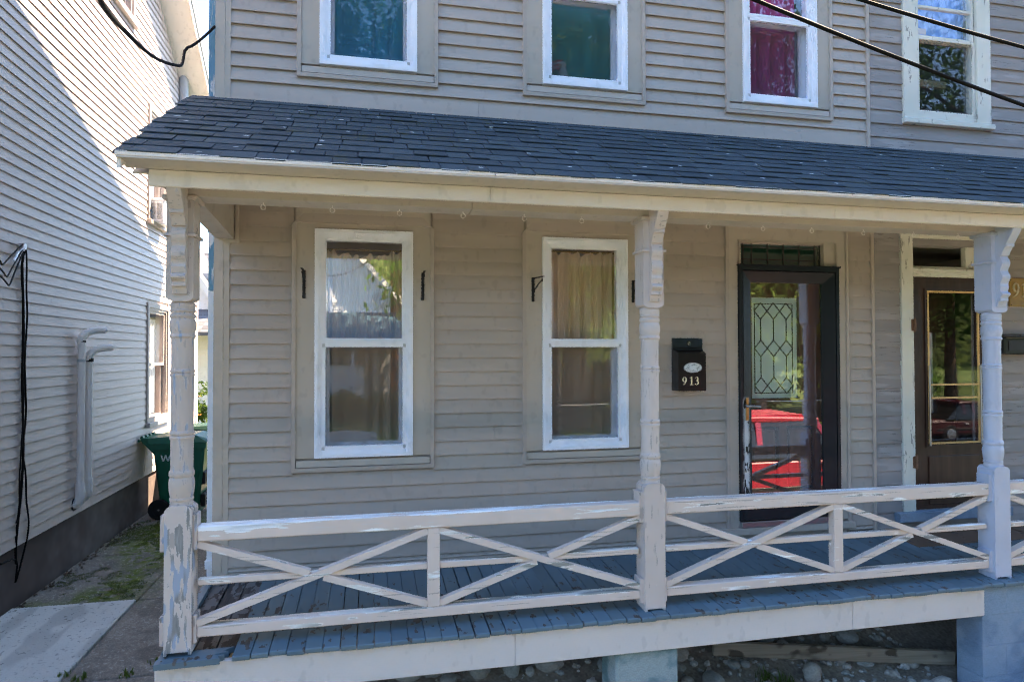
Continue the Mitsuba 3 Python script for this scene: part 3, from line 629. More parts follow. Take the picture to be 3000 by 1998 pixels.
def trim_window(parent, a, b, c, d, upper, low_z=None, jw=.027, side=.126, label=None):
    """beige cased opening with a white double-hung window; a..b, c..d is the white frame"""
    w = group_part(parent, 'window', label)
    s = side; zt = d + (.055 if not upper else .16)
    if not upper:
        zt = 2.60
    cpoly = sbox(a - s, c - .065, b + s, zt).difference(sbox(a, c, b, d))
    left = cpoly.intersection(sbox(a - 1, c, a, zt)); right = cpoly.intersection(sbox(b, c, b + 1, zt)); head = sbox(a, d, b, zt)
    part(w, 'casing', lpoly(FRONT, left, -.005, .022), 'trim_beige'); part(w, 'casing', lpoly(FRONT, right, -.005, .022), 'trim_beige')
    part(w, 'casing', lpoly(FRONT, head, -.005, .0215), 'trim_beige')
    part(w, 'sill', mp((np.array([(x, p, z) for x in (a - s + .005, b + s - .005) for p, z in ((-.004, c - .062), (-.004, c - .014), (.032, c - .062), (.026, c - .016))]), np.array([[0,2,3],[0,3,1],[4,5,7],[4,7,6],[0,4,6],[0,6,2],[1,3,7],[1,7,5],[0,1,5],[0,5,4],[2,6,7],[2,7,3]])), FRONT), 'trim_beige')
    if upper:
        j = sbox(a - s - jw, c - .095, b + s + jw, zt + .1).difference(sbox(a - s, c - .067, b + s, zt + .2))
    else:
        ch = .05
        outer = Polygon([(a - s - jw, c - .095), (b + s + jw, c - .095), (b + s + jw, 2.47), (b + s + jw - ch - .03, 2.47 + ch + .03), (b + s, 2.7), (a - s, 2.7), (a - s - jw + ch + .03, 2.47 + ch + .03), (a - s - jw, 2.47)])
        j = outer.difference(sbox(a - s, c - .067, b + s, 2.485)).intersection(sbox(a - 1, 0, b + 1, 2.55))
        part(w, 'head_board', lpoly(FRONT, sbox(a - s + .004, 2.49, b + s - .004, 2.62), .022, .032), 'trim_beige')
    part(w, 'channel', lpoly(FRONT, j, -.003, .036), 'vinyl_c')
    part(w, 'frame', cat(lpoly(FRONT, ring2(a + .001, b - .001, c + .001, d - .001, .024), -.06, .046), lpoly(FRONT, ring2(a + .025, b - .025, c + .025, d - .025, .012), -.06, .036), lpoly(FRONT, ring2(a + .037, b - .037, c + .037, d - .037, .012), -.06, .026)), 'white_vinyl')
    mz = (c + d)/2 - .012 if low_z is None else low_z
    part(w, 'sash', cat(lpoly(FRONT, ring2(a + .049, b - .049, mz + .022, d - .049, .016, b=.012), -.05, .018), lpoly(FRONT, ring2(a + .065, b - .065, mz + .034, d - .065, .013), -.05, .010)), 'white_vinyl')
    part(w, 'pane', lpoly(FRONT, sbox(a + .075, mz + .044, b - .075, d - .075), -.0025, -.002), 'glass_plain' if upper else ('glass_coated' if a < 1 else 'glass'))
    part(w, 'sash', lpoly(FRONT, ring2(a + .052, b - .052, c + .049, mz + .03, .046), -.085, -.051), 'white_vinyl')
    part(w, 'pane', lpoly(FRONT, sbox(a + .095, c + .09, b - .095, mz - .01), -.0705, -.070), 'glass_plain' if upper else 'glass')
    part(w, 'screen_frame', cat(lpoly(FRONT, ring2(a + .0495, b - .0495, c + .0495, mz + .018, .024, b=.030, t=.034), -.008, .022), lb(FRONT, a + .046, b - .046, -.01, .0245, mz + .0185, mz + .028)), 'white_vinyl')
    part(w, 'screen', lpoly(FRONT, sbox(a + .07, c + .075, b - .07, mz - .012), .0, .0005), 'screen_mesh')
    for x in (a + .0515, b - .0715):
        for z in (c + .052, mz - .016): part(w, 'corner_key', lb(FRONT, x, x + .02, .022, .0232, z, z + .024), 'metal_grey')
    return w
for _, a, b, c, d in low: trim_window(TH, a, b, c, d, False)
for a, b, c, d in upw: trim_window(TH, a, b, c, d, True, low_z=4.315)
# neighbour's upper window: old white painted wood
w = group_part(TN, 'window', 'old white-painted wooden window with chipped casing')
part(w, 'casing', lpoly(FRONT, sbox(5.571, 3.60, 5.715, 5.35), -.004, .03), 'old_white_paint'); part(w, 'casing', lpoly(FRONT, sbox(6.348, 3.60, 6.492, 5.35), -.004, .03), 'old_white_paint')
part(w, 'casing', lpoly(FRONT, sbox(5.571, 5.352, 6.492, 5.5), -.004, .03), 'old_white_paint')
part(w, 'sill', mp(bbox(5.560, 6.512, -.004, .055, 3.553, 3.598, .004), FRONT), 'old_white_paint')
part(w, 'sash', cat(lpoly(FRONT, ring2(5.72, 6.343, 3.60, 4.335, .028, b=.085, t=.02), -.06, .012)), 'old_white_paint')
part(w, 'sash', cat(lpoly(FRONT, ring2(5.728, 6.336, 4.337, 5.34, .022, b=.018), -.05, .004), lb(FRONT, 5.75, 6.314, -.03, .003, 4.600, 4.622)), 'old_white_paint')
part(w, 'screen', lpoly(FRONT, sbox(5.748, 3.685, 6.315, 4.315), .0, .0005), 'screen_mesh')
part(w, 'pane', lpoly(FRONT, sbox(5.748, 3.685, 6.315, 4.315), -.0305, -.03), 'glass_plain')
part(w, 'pane', lpoly(FRONT, sbox(5.75, 4.355, 6.314, 4.60), -.0205, -.02), 'glass_plain'); part(w, 'pane', lpoly(FRONT, sbox(5.75, 4.622, 6.314, 5.318), -.0205, -.02), 'glass_plain')
part(w, 'sticker', lb(FRONT, 5.755, 5.835, .0, .0008, 4.362, 4.415), 'paper')
single('sash_rail', lb(FRONT, 5.75, 6.314, -.30, -.26, 4.03, 4.09), 'old_timber', 'wooden bar crossing behind the lower sash of the old white window', 'bar')
# main door: casing, transom, black storm door, wooden door with leaded glass
d = group_part(TH, 'doorway')
part(d, 'casing', lpoly(FRONT, sbox(3.876, .02, 3.958, 2.62), -.004, .024), 'trim_beige'); part(d, 'casing', lpoly(FRONT, sbox(4.886, .17, 4.965, 2.62), -.004, .024), 'trim_beige')
part(d, 'casing', lpoly(FRONT, sbox(3.958, 2.485, 4.886, 2.62), -.004, .0235), 'trim_beige')
part(d, 'channel', lb(FRONT, 3.850, 3.8755, -.004, .036, .02, 2.62), 'vinyl_c'); part(d, 'channel', lb(FRONT, 4.9655, 4.990, -.004, .036, .15, 2.62), 'vinyl_c')
part(d, 'jamb', box(3.99, 4.001, -.003, .10, 2.28, 2.484), 'trim_beige'); part(d, 'jamb', box(4.779, 4.885, -.002, .10, 2.28, 2.484), 'trim_beige')
part(d, 'transom_pane', box(4.001, 4.779, .055, .057, 2.28, 2.484), 'glass')
part(d, 'transom_panel', box(3.99, 4.79, .075, .08, 2.26, 2.49), 'cloth_dark')
bars = [box(x, x + .006, .044, .055, 2.285, 2.48) for x in np.r_[4.002, 4.05, np.arange(4.13, 4.72, .148), 4.725, 4.772]] + [box(4.002, 4.778, .044, .0545, z, z + .006) for z in (2.29, 2.335, 2.435, 2.474)]
part(d, 'transom_leading', cat(*bars), 'lead_came')
part(d, 'sill', bbox(3.80, 5.02, -.055, .02, .10, .155, .004), 'trim_beige'); part(d, 'threshold', bbox(3.96, 4.885, -.06, .08, .158, .205, .004), 'steel')
part(d, 'riser', lb(FRONT, 3.88, 4.96, -.004, .018, .055, .098), 'vinyl_b')
st = group_part(TH, 'storm_door')
part(st, 'frame', cat(lb(FRONT, 3.962, 3.99, .0, .05, .21, 2.268), lb(FRONT, 4.857, 4.885, .0, .05, .21, 2.268), lb(FRONT, 3.9905, 4.8565, .0, .05, 2.235, 2.268), lb(FRONT, 3.95, 4.90, .0, .056, 2.2685, 2.282)), 'storm_black')
L0, L1, B0, B1 = 3.996, 4.851, .215, 2.228
gl = (4.070, 4.738, .385, 2.138)
def mitre(u0, u1, z0, z1, g):
    a, b, c, e = g
    ps = [[(u0, z0), (a, c), (a, e), (u0, z1)], [(u1, z1), (b, e), (b, c), (u1, z0)], [(u0, z1), (a, e), (b, e), (u1, z1)], [(u1, z0), (b, c), (a, c), (u0, z0)]]
    out = []
    for q in ps:  # bevelled toward the glass: outer edge proud, inner edge set back
        v = np.array([(q[0][0], .046, q[0][1]), (q[1][0], .030, q[1][1]), (q[2][0], .030, q[2][1]), (q[3][0], .046, q[3][1]), (q[0][0], .0, q[0][1]), (q[1][0], .0, q[1][1]), (q[2][0], .0, q[2][1]), (q[3][0], .0, q[3][1])])
        f = np.array([[0,1,2],[0,2,3],[4,6,5],[4,7,6],[0,4,5],[0,5,1],[1,5,6],[1,6,2],[2,6,7],[2,7,3],[3,7,4],[3,4,0]]); out.append((FRONT(v), f))
    return out
for mm in mitre(L0, L1, B0, B1, gl): part(st, 'rail', mm, 'storm_black')
part(st, 'glass', lpoly(FRONT, sbox(gl[0] - .005, gl[2] - .005, gl[1] + .005, gl[3] + .005), .018, .0185), 'glass')
part(st, 'handle', cat(tube([(4.005, -.052, 1.14), (4.005, -.085, 1.135), (4.115, -.088, 1.13)], .010, 10)), 'steel', True)
part(st, 'latch_plate', lb(FRONT, 4.008, 4.030, .046, .056, 1.02, 1.20), 'brass')
wd = group_part(TH, 'wooden_door')
pan = (4.128, 4.574, 1.185, 2.025)
part(wd, 'panel', extr(sbox(3.995, .205, 4.855, 2.255).difference(sbox(*[pan[i] for i in (0, 2, 1, 3)])).difference(unary_union([sbox(4.12, .42, 4.38, .95), sbox(4.46, .42, 4.72, .95)])), .062, .105), 'red_wood')
for x0 in (4.12, 4.46): part(wd, 'raised_panel', bbox(x0 + .02, x0 + .24, .068, .10, .44, .93, .012), 'red_wood')
part(wd, 'moulding', extr(ring2(4.098, 4.604, 1.155, 2.055, .030), .05, .0615), 'red_wood')
part(wd, 'leaded_glass', box(pan[0], pan[1], .085, .09, pan[2], pan[3]), 'bevel_glass')
def came(a, b): # lead strip between two points on the panel
    p, q = np.array(a), np.array(b); t = q - p; t /= np.linalg.norm(t); nrm = np.array([-t[1], t[0]])*.0032
    return extr(Polygon([p + nrm, q + nrm, q - nrm, p - nrm]), .078, .0848)
cs = [extr(ring2(4.172, 4.532, 1.225, 1.975, .0055), .0785, .0848)]
px0, px1 = 4.172, 4.532; step = (px1 - px0)/3
for zc in (1.912, 1.600, 1.290):
    for k in range(3):
        xa = px0 + k*step; m_ = xa + step/2; h_ = .068
        for (p, q) in (((xa, zc), (m_, zc + h_)), ((m_, zc + h_), (xa + step, zc)), ((xa + step, zc), (m_, zc - h_)), ((m_, zc - h_), (xa, zc))):
            if max(p[1], q[1]) < 1.985 and min(p[1], q[1]) > 1.215: cs.append(came(p, q))
for k in range(3):
    m_ = px0 + k*step + step/2
    for za, zb in ((1.844, 1.668), (1.532, 1.358)): cs.append(came((m_, za), (m_, zb)))
part(wd, 'leading', cat(*cs), 'lead_came')
# neighbour's doorway: cream casing, transom, dark screen door with a lighter stop
d = group_part(TN, 'doorway', 'cream painted doorway with a narrow transom over a dark wooden screen door')
part(d, 'casing', lpoly(FRONT, sbox(5.520, .20, 5.638, 2.62), -.004, .030), 'old_white_paint'); part(d, 'casing', lpoly(FRONT, sbox(6.43, .20, 6.55, 2.62), -.004, .030), 'old_white_paint')
part(d, 'casing', lpoly(FRONT, sbox(5.638, 2.56, 6.43, 2.62), -.004, .029), 'old_white_paint')
part(d, 'transom_frame', extr(sbox(5.64, 2.305, 6.43, 2.558).difference(sbox(5.688, 2.320, 6.245, 2.512)), .02, .07), 'old_white_paint')
part(d, 'transom_pane', box(5.688, 6.245, .05, .0505, 2.32, 2.512), 'glass_plain')
part(d, 'transom_bar', cat(tube([(5.64, -.012, 2.285), (6.43, -.012, 2.285)], .016, 10), tube([(5.64, -.004, 2.262), (6.43, -.004, 2.262)], .011, 10), box(5.64, 6.43, .0, .06, 2.225, 2.303)), 'old_white_paint', 40)
part(d, 'sill', bbox(5.44, 6.62, -.07, .03, .118, .198, .004), 'block_blue')
sd = group_part(TN, 'screen_door', 'dark stained wooden screen door with lighter stops round its glass')
part(sd, 'panel', extr(sbox(5.645, .205, 6.425, 2.222).difference(sbox(5.805, .775, 6.335, 2.095)), .0, .035), 'dark_wood')
part(sd, 'moulding', extr(ring2(5.775, 6.365, .735, 2.125, .022), -.010, -.0005), 'dark_wood')
part(sd, 'stop', extr(ring2(5.797, 6.343, .765, 2.103, .016), -.014, -.0008), 'stop_wood')
for z in (1.275, 1.160): part(sd, 'bar', box(5.813, 6.327, -.034, -.0235, z, z + .016), 'stop_wood')
part(sd, 'panel', bbox(5.80, 6.34, -.009, -.001, .42, .66, .006), 'dark_wood'); part(sd, 'panel', bbox(5.80, 6.34, -.009, -.001, .24, .39, .006), 'dark_wood')
part(sd, 'pane', box(5.80, 6.34, -.0225, -.022, .755, 1.44), 'glass_plain'); part(sd, 'pane', box(5.805, 6.335, .0195, .020, 1.291, 2.095), 'glass_plain')
for x in (5.795, 6.335): part(sd, 'clip', cat(bbox(x, x + .012, -.03, -.018, .752, 1.45, .002)), 'steel')
for z in (1.80, .62): part(sd, 'hinge', cat(box(5.612, 5.66, -.036, -.0305, z - .05, z + .05), tube([(5.640, -.040, z - .06), (5.640, -.040, z + .06)], .008, 8)), 'rusty')
part(TN, 'inner_door', extr(sbox(5.66, .21, 6.41, 2.22).difference(sbox(5.84, 1.0, 6.2, 1.75)), .30, .34), 'dark_wood')
part(TN, 'door_curtain', box(5.80, 6.22, .345, .35, .98, 1.77), 'paper')

# ------------------------------------------------------------------ porch
PO = thing('porch', 'wooden front porch with a dark shingled shed roof, scrolled brackets and blue-painted deck', 'porch')
def fz(y): return FZ + (y/1.14)*.062
# deck boards run from the wall to the front edge
x = .34; k = 0
while x < 7.9:
    w_ = .0915 + rng.uniform(-.002, .002); g = rng.choice([.0012, .0018, .003, .0045 if x < 2.4 else .002]); dz = rng.uniform(-.0025, .0025)
    nose = rng.uniform(-.010, .004) - (.012 if k in (1, 2) else 0)
    y0 = -1.14 - nose
    a, b = x + g, x + w_ - g
    v = np.array([[xx, yy, fz(yy) + dz + o] for xx in (a, b) for yy, o in ((y0 + .006, -.028), (y0, -.022), (y0, -.006), (y0 + .006, 0), (.0, 0), (.0, -.028))]); n = 6
    q = [[i, (i+1) % n, n+(i+1) % n] for i in range(n)] + [[i, n+(i+1) % n, n+i] for i in range(n)] + [[0, i, i+1] for i in range(1, n-1)] + [[n, n+i+1, n+i] for i in range(1, n-1)]
    m = 'deck_brown' if x > 5.0 and False else rng.choice(['deck_paint_a', 'deck_paint_a', 'deck_paint_b', 'deck_paint_c'] if x < 4.2 else ['deck_paint_a', 'deck_paint_b'])
    if x > 5.28:
        ym = -.42
        v1 = v.copy(); v1[:, 1] = np.where(v1[:, 1] > -.5, ym - .001, v1[:, 1]); v1[:, 2] = [fz(y) + dz + (zz - fz(y2) - dz) for y, zz, y2 in zip(v1[:, 1], v[:, 2], v[:, 1])]
        v2 = v.copy(); v2[:, 1] = np.where(v2[:, 1] < -.5, ym + .001, v2[:, 1]); v2[:, 2] = [fz(y) + dz + (zz - fz(y2) - dz) for y, zz, y2 in zip(v2[:, 1], v[:, 2], v[:, 1])]
        part(PO, 'floor_board', (v1, np.array(q)), m); part(PO, 'floor_board', (v2, np.array(q)), 'deck_brown')
    else: part(PO, 'floor_board', (v, np.array(q)), m)
    x += w_; k += 1
# the rotten corner: short, lower, splintered boards and a broken edge strip
for (a, b, ya, yb, dz, sk, m) in ((.235, .335, -1.02, -.02, -.030, .0, 'deck_rotten'), (.120, .222, -.99, -.03, -.036, .004, 'deck_rotten'), (.015, .110, -.95, -.05, -.040, -.003, 'deck_rotten')):
    n_ = 9; xs = np.linspace(a, b, n_); tips = ya + np.array([rng.uniform(-.02, .06) for _ in xs])
    poly = Polygon([(xx, t) for xx, t in zip(xs, tips)] + [(b + sk, yb), (a + sk, yb)])
    mm = extr(poly, -.028, 0, 'xy'); v = mm[0].copy(); v[:, 2] += np.array([fz(y) for y in v[:, 1]]) + dz
    part(PO, 'floor_board', (v, mm[1]), m, label='rotten splintered floor board at the open corner of the deck')
for (pts, dz, m) in (([(-.03, -1.15), (.285, -1.145), (.27, -1.12), (.30, -1.105), (.24, -1.095), (-.03, -1.10)], .0, 'deck_paint_b'),
                     ([(-.03, -1.085), (.20, -1.08), (.31, -1.05), (.28, -1.035), (.33, -1.0), (.05, -1.01), (-.03, -1.02)], -.012, 'deck_paint_c'),
                     ([(-.03, -1.02), (.02, -1.02), (.015, -.02), (-.03, -.02)], -.004, 'deck_paint_b')):
    mm = extr(Polygon(pts), -.030, 0, 'xy'); v = mm[0].copy(); v[:, 2] += np.array([fz(y) for y in v[:, 1]]) + dz
    part(PO, 'edge_board', (v, mm[1]), m, label='broken edge board of the deck corner')
for y in (-.75, -.30): part(PO, 'joist', box(-.02, 5.14, y, y + .05, -.26, -.062), 'old_timber')
part(PO, 'joist', box(.0, .05, -1.07, -.02, -.22, -.075), 'old_timber')
for a, b in ((-.035, 1.86), (1.862, 4.10), (4.102, 5.138)):
    part(PO, 'skirt_board', bbox(a, b, -1.112, -1.075, -.228, -.040, .004), 'fascia_skirt')
# piers
for a, b, m, lab in ((2.485, 2.888, 'pier_paint', 'concrete pier with worn blue-green paint under the middle column'),):
    part(PO, 'pier', bbox(a, b, -1.085, -.83, -.95, -.229, .012), m, label=lab)
PB = thing('block_wall', 'blue-grey painted concrete block wall carrying the right end of the porch', 'wall')
for r, (z0, z1) in enumerate(((-.90, -.66), (-.655, -.449), (-.4445, -.238), (-.2335, -.041))):
    xs = [5.141] + [5.141 + .40*(i + (.5 if r % 2 else 1)) for i in range(7)]
    for a, b in zip(xs[:-1], xs[1:]):
        pr = 0.004 if r == 3 else 0
        part(PB, 'block', bbox(a, b - .0004, -1.09 - pr, -.885, z0, z1 + .0035, .0015), 'block_blue')
# columns
def column(cx, m, label, base_z=-.01, half=.0665, shaft=None, head=None):
    shaft, head = shaft or m, head or m
    c = group_part(PO, 'column', label); cy = -1.0
    bz = .765
    arch = Polygon([(-half, base_z), (-half, bz - .022), (-half + .014, bz - .006), (-half + .032, bz + .001), (half - .032, bz + .001), (half - .014, bz - .006), (half, bz - .022), (half, base_z)])
    foot = unary_union([arch]).difference(sbox(-half + .014, base_z - .01, half - .014, base_z + .014))
    part(c, 'base', move(extr(foot, cy - half, cy + half, 'xz'), (cx, 0, 0)), m)
    for s in (-1, 1):
        for z0, z1 in ((.525, .715), (.035, .185)):
            part(c, 'rail_block', bbox(cx + s*(half + .001), cx + s*(half + .020), cy - .048, cy + .048, z0, z1, .005), m)
    R = [(.050, .745), (.057, .757), (.058, .776), (.0545, .782), (.059, .788), (.0605, .794), (.059, .800), (.055, .803), (.0585, .815), (.0635, .850), (.0645, .875), (.062, .897), (.057, .910),
         (.060, .914), (.0635, .920), (.0635, .935), (.060, .942), (.0565, .948), (.0555, .96), (.0565, 1.05), (.0565, 1.105), (.060, 1.111), (.062, 1.119), (.060, 1.127), (.0555, 1.131), (.060, 1.135), (.062, 1.143), (.060, 1.151), (.0555, 1.156),
         (.056, 1.30), (.056, 1.44), (.0595, 1.445), (.0605, 1.452), (.0595, 1.459), (.055, 1.463), (.0595, 1.467), (.0605, 1.474), (.059, 1.480), (.055, 1.485), (.055, 1.56), (.056, 1.645), (.059, 1.650), (.064, 1.656), (.064, 1.664), (.059, 1.672),
         (.058, 1.676), (.063, 1.690), (.0655, 1.713), (.063, 1.738), (.058, 1.750), (.057, 1.754), (.062, 1.760), (.0635, 1.768), (.062, 1.776), (.056, 1.781), (.057, 1.786), (.0625, 1.791), (.063, 1.798), (.058, 1.803), (.061, 1.812), (.062, 1.83), (.052, 1.846)]
    part(c, 'shaft', lathe(R, cx, cy, 32), shaft, 35)
    blk = Polygon([(-half, 2.41), (-half, 1.862), (-half + .012, 1.850), (-half + .034, 1.842), (half - .034, 1.842), (half - .012, 1.850), (half, 1.862), (half, 2.41)])
    part(c, 'head', move(extr(blk, cy - half, cy + half, 'xz'), (cx, 0, 0)), head)
    part(c, 'cap', bbox(cx - half - .020, cx + half + .020, cy - half - .020, cy + half + .020, 2.378, 2.402, .004), head)
    part(c, 'band', extr(ring2(cx - half - .013, cx + half + .013, cy - half - .013, cy + half + .013, .012), 2.186, 2.200, 'xy'), head)
    # scrolled bracket on the street side: (depth in front of the head, z)
    seq = [(0, 2.437), (.142, 2.437), (.140, 2.42), (.132, 2.395), (.112, 2.362), (.092, 2.33), (.080, 2.313), (.084, 2.309), (.084, 2.294), (.072, 2.290), (.060, 2.272), (.050, 2.250), (.044, 2.236), (.030, 2.234)]
    def scallop(z0, z1, d0, d1, nn=7):
        out = []
        for i in range(nn + 1):
            t = i/nn; out.append((d0 + d1*math.sin(math.pi*min(1, t*1.08)), z0 + (z1 - z0)*t))
        return out
    seq += scallop(2.226, 2.134, .034, .018) + scallop(2.127, 2.040, .034, .018) + [(.036, 2.030), (.040, 2.020), (.034, 1.998)] + scallop(1.988, 1.942, .030, .022) + [(.034, 1.936), (.034, 1.920), (.022, 1.916), (.016, 1.900), (.010, 1.880), (0, 1.880)]
    bp = Polygon([(cy - half - dd, zz) for dd, zz in seq]).buffer(0)
    part(c, 'bracket', extr(bp, cx + half - .098, cx + half - .029, 'yz'), head)
    return c
column(.060, 'column_peeling', 'turned porch column with badly peeling paint at the open corner', shaft='column_peeled_shaft', head='column_grimy')
column(2.75, 'column_sound', 'turned porch column with sound pinkish paint between the two bays')
column(5.353, 'column_sky_tint', 'turned porch column with the blue cast of the sky put into its paint colour')
column(7.96, 'column_sky_tint', None)
# railings: three rails, a middle post and crossing braces per bay
def railing(x0, x1, xm, mats, label, sag=0.0):
    r = group_part(PO, 'railing', label); y0, y1 = -1.035, -.985
    top, mid, bot = mats
    nseg = 1
    part(r, 'top_rail', bbox(x0, x1, -1.045, -.960, .567, .650, .006), top)
    for a, b in ((x0, xm - .0345), (xm + .0345, x1)):
        part(r, 'middle_rail', bbox(a, b, y0 + .012, y1, .330, .366, .005), mid)
    part(r, 'bottom_rail', bbox(x0, x1, -1.04, -.965, .062, .120, .006), bot)
    part(r, 'post', bbox(xm - .034, xm + .034, -1.042, -.982, .1205, .5665, .004), 'rail_paint')
    for a, b in ((x0, xm - .0345), (xm + .0345, x1)):
        for q, (za, zb) in enumerate((((.135, .552)), ((.552, .135)))):
            t = np.array([b - a, zb - za]); L = np.linalg.norm(t); t /= L; nn = np.array([-t[1], t[0]])*.0185
            pa, pb_ = np.array([a, za]), np.array([b, zb])
            front = (q == 0) == (a == x0)
            if front:
                part(r, 'brace', extr(Polygon([pa + nn, pb_ + nn, pb_ - nn, pa - nn]), y0 - .004, y1 - .002, 'xz'), mid)
            else:
                c0 = (pa + pb_)/2
                for s0, s1 in ((pa, c0 - t*.040), (c0 + t*.040, pb_)):
                    part(r, 'brace', extr(Polygon([s0 + nn, s1 + nn, s1 - nn, s0 - nn]), y0 + .001, y1 - .006, 'xz'), mid)
    return r
railing(.147, 2.663, 1.402, ('rail_peeled', 'rail_weathered', 'rail_weathered'), 'weathered railing bay with white peeled top rail beside the open corner')
railing(2.837, 5.266, 4.060, ('rail_paint', 'rail_paint', 'rail_paint'), 'railing bay in front of the black storm door')
railing(5.440, 7.87, 6.66, ('rail_paint', 'rail_paint', 'rail_paint'), None)
# beams, frieze, soffit, ceiling
part(PO, 'beam', bbox(-.005, 1.62, -1.066, -.90, 2.401, 2.56, .003), 'soffit_beige'); part(PO, 'beam', bbox(1.622, 4.75, -1.066, -.90, 2.400, 2.56, .003), 'soffit_beige'); part(PO, 'beam', bbox(4.752, 10.3, -1.066, -.90, 2.401, 2.56, .003), 'soffit_beige')
sbv = np.array([[x, y, z] for x in (.012, .128) for y, z0, z1 in ((-.899, 2.402, 2.62), (-.001, 2.352, 2.62)) for z in (z0, z1)])
part(PO, 'side_beam', (sbv, BOXF), 'soffit_beige')
part(PO, 'side_trim', cat(lb(FRONT, .0985, .160, .0, .030, 2.325, 2.347), lb(FRONT, .1375, .160, .0, .030, 2.3475, 2.62)), 'trim_beige')
part(PO, 'ceiling', box(.128, 10.3, -.90, -.0, 2.615, 2.64), 'soffit_beige')
for a, b in ((-.05, 1.70), (1.7015, 3.92), (3.9215, 6.2), (6.2015, 10.4)):
    part(PO, 'frieze', bbox(a, b, -1.212, -1.19, 2.412, 2.497, .003), 'fascia_beige')
    part(PO, 'soffit', (np.array([[x, y, z] for x in (a - (.10 if a < 0 else 0), b) for y, z0, z1 in ((-1.364, 2.508, 2.516), (-1.2125, 2.4975, 2.507)) for z in (z0, z1)]), BOXF), 'soffit_front')
    part(PO, 'drip_edge', bbox(a - (.105 if a < 0 else 0), b, -1.366, -1.349, 2.5165, 2.541, .003), 'drip_pale')
part(PO, 'filler', box(-.04, 10.3, -1.189, -1.067, 2.44, 2.46), 'soffit_beige')
# side of the roof at the open end
tri = Polygon([(-1.19, 2.42), (-1.19, 2.52), (0, 3.27), (0, 2.42)])
part(PO, 'side_panel', extr(tri, .0, .011, 'yz'), 'vinyl_b')
rk = np.array([[x, y, z] for x in (-.150, -.132) for y, z0, z1 in ((-1.348, 2.46, 2.537), (-.001, 3.25, 3.325)) for z in (z0, z1)])
part(PO, 'rake_board', (rk, BOXF), 'fascia_beige')
part(PO, 'side_soffit', (np.array([[x, y, z] for x in (-.131, -.001) for y, z0, z1 in ((-1.188, 2.475, 2.485), (-.001, 3.26, 3.27)) for z in (z0, z1)]), BOXF), 'soffit_beige')
# roof deck and shingles
RF = group_part(PO, 'roof')
S = np.array([0, 1.345, .792]); SL = np.linalg.norm(S); S /= SL; N = np.array([0, -S[2], S[1]]); O = np.array([0, -1.350, 2.532])
def roofpt(x, s, h): return np.array([x, 0, 0]) + O + S*s + N*h
def slab(x0, x1, s0, s1, h0, h1, th=.006, skew=0.):
    v = np.array([roofpt(x + (skew if s == s1 else 0), s, h + o) for x in (x0, x1) for s, h in ((s0, h0), (s1, h1)) for o in (0, th)]); return v, BOXF
part(RF, 'decking', slab(-.15, 10.45, 0, SL - .005, -.03, -.03, .028), 'shingle_c')
part(RF, 'starter_course', slab(-.165, 10.45, -.016, .14, .0005, .0005, .004), 'shingle_c')
ncr = 12; ex = SL/ncr; tabs = []
for r in range(ncr):
    x = -.165 + rng.uniform(-.28, -.02)
    while x < 10.4:
        w_ = rng.choice([.11, .13, .15, .17, .19, .22]); a, b = max(x, -.165 + rng.uniform(-.003, .004)), min(x + w_, 10.45)
        if b - a > .03:
            lift = rng.choice([.007, .008, .010, .013]); s0 = r*ex + rng.uniform(-.003, .003) - (.014 if r == 0 else 0)
            tabs.append((a + .0028, b - .0028, s0, min(s0 + ex + .035, SL - .001), lift, .0015, rng.choice(['shingle_a', 'shingle_b', 'shingle_b', 'shingle_c', 'shingle_d'])))
        x += w_
def size_px(t):
    p = roofpt((t[0] + t[1])/2, t[2], 0); return -np.linalg.norm(p - CAM)/math.sqrt((t[1] - t[0])*.13)
inview = [t for t in tabs if t[1] < 7.4]
inview.sort(key=size_px, reverse=True)
rest = {}
for i, t in enumerate(inview[:300]): part(RF, 'shingle', slab(*t[:6], skew=rng.uniform(-.005, .005)), t[6])
far = inview[300:] + [t for t in tabs if t[1] >= 7.4]
part(RF, 'shingles', cat(*[slab(*t[:6]) for t in far]), 'shingle_b', kind='stuff')
# screw hooks along the beam
def hook(x, y):
    z = 2.40; a = np.linspace(-.5*math.pi, 1.35*math.pi, 16)
    return tube(np.vstack([[(x, y, z), (x, y, z - .012)], np.stack([x + .013*np.cos(a + math.pi)*0 + .013*np.sin(a + .5*math.pi), np.full(16, y), z - .026 + .013*np.cos(a + .5*math.pi)], 1)]), .0022, 6)
for x in (.463, .833, 1.208, 1.578, 1.949, 2.312, 3.162, 3.556, 3.92, 4.318, 4.723, 5.093): part(PO, 'screw_hook', hook(x, -.99), 'pvc', True)

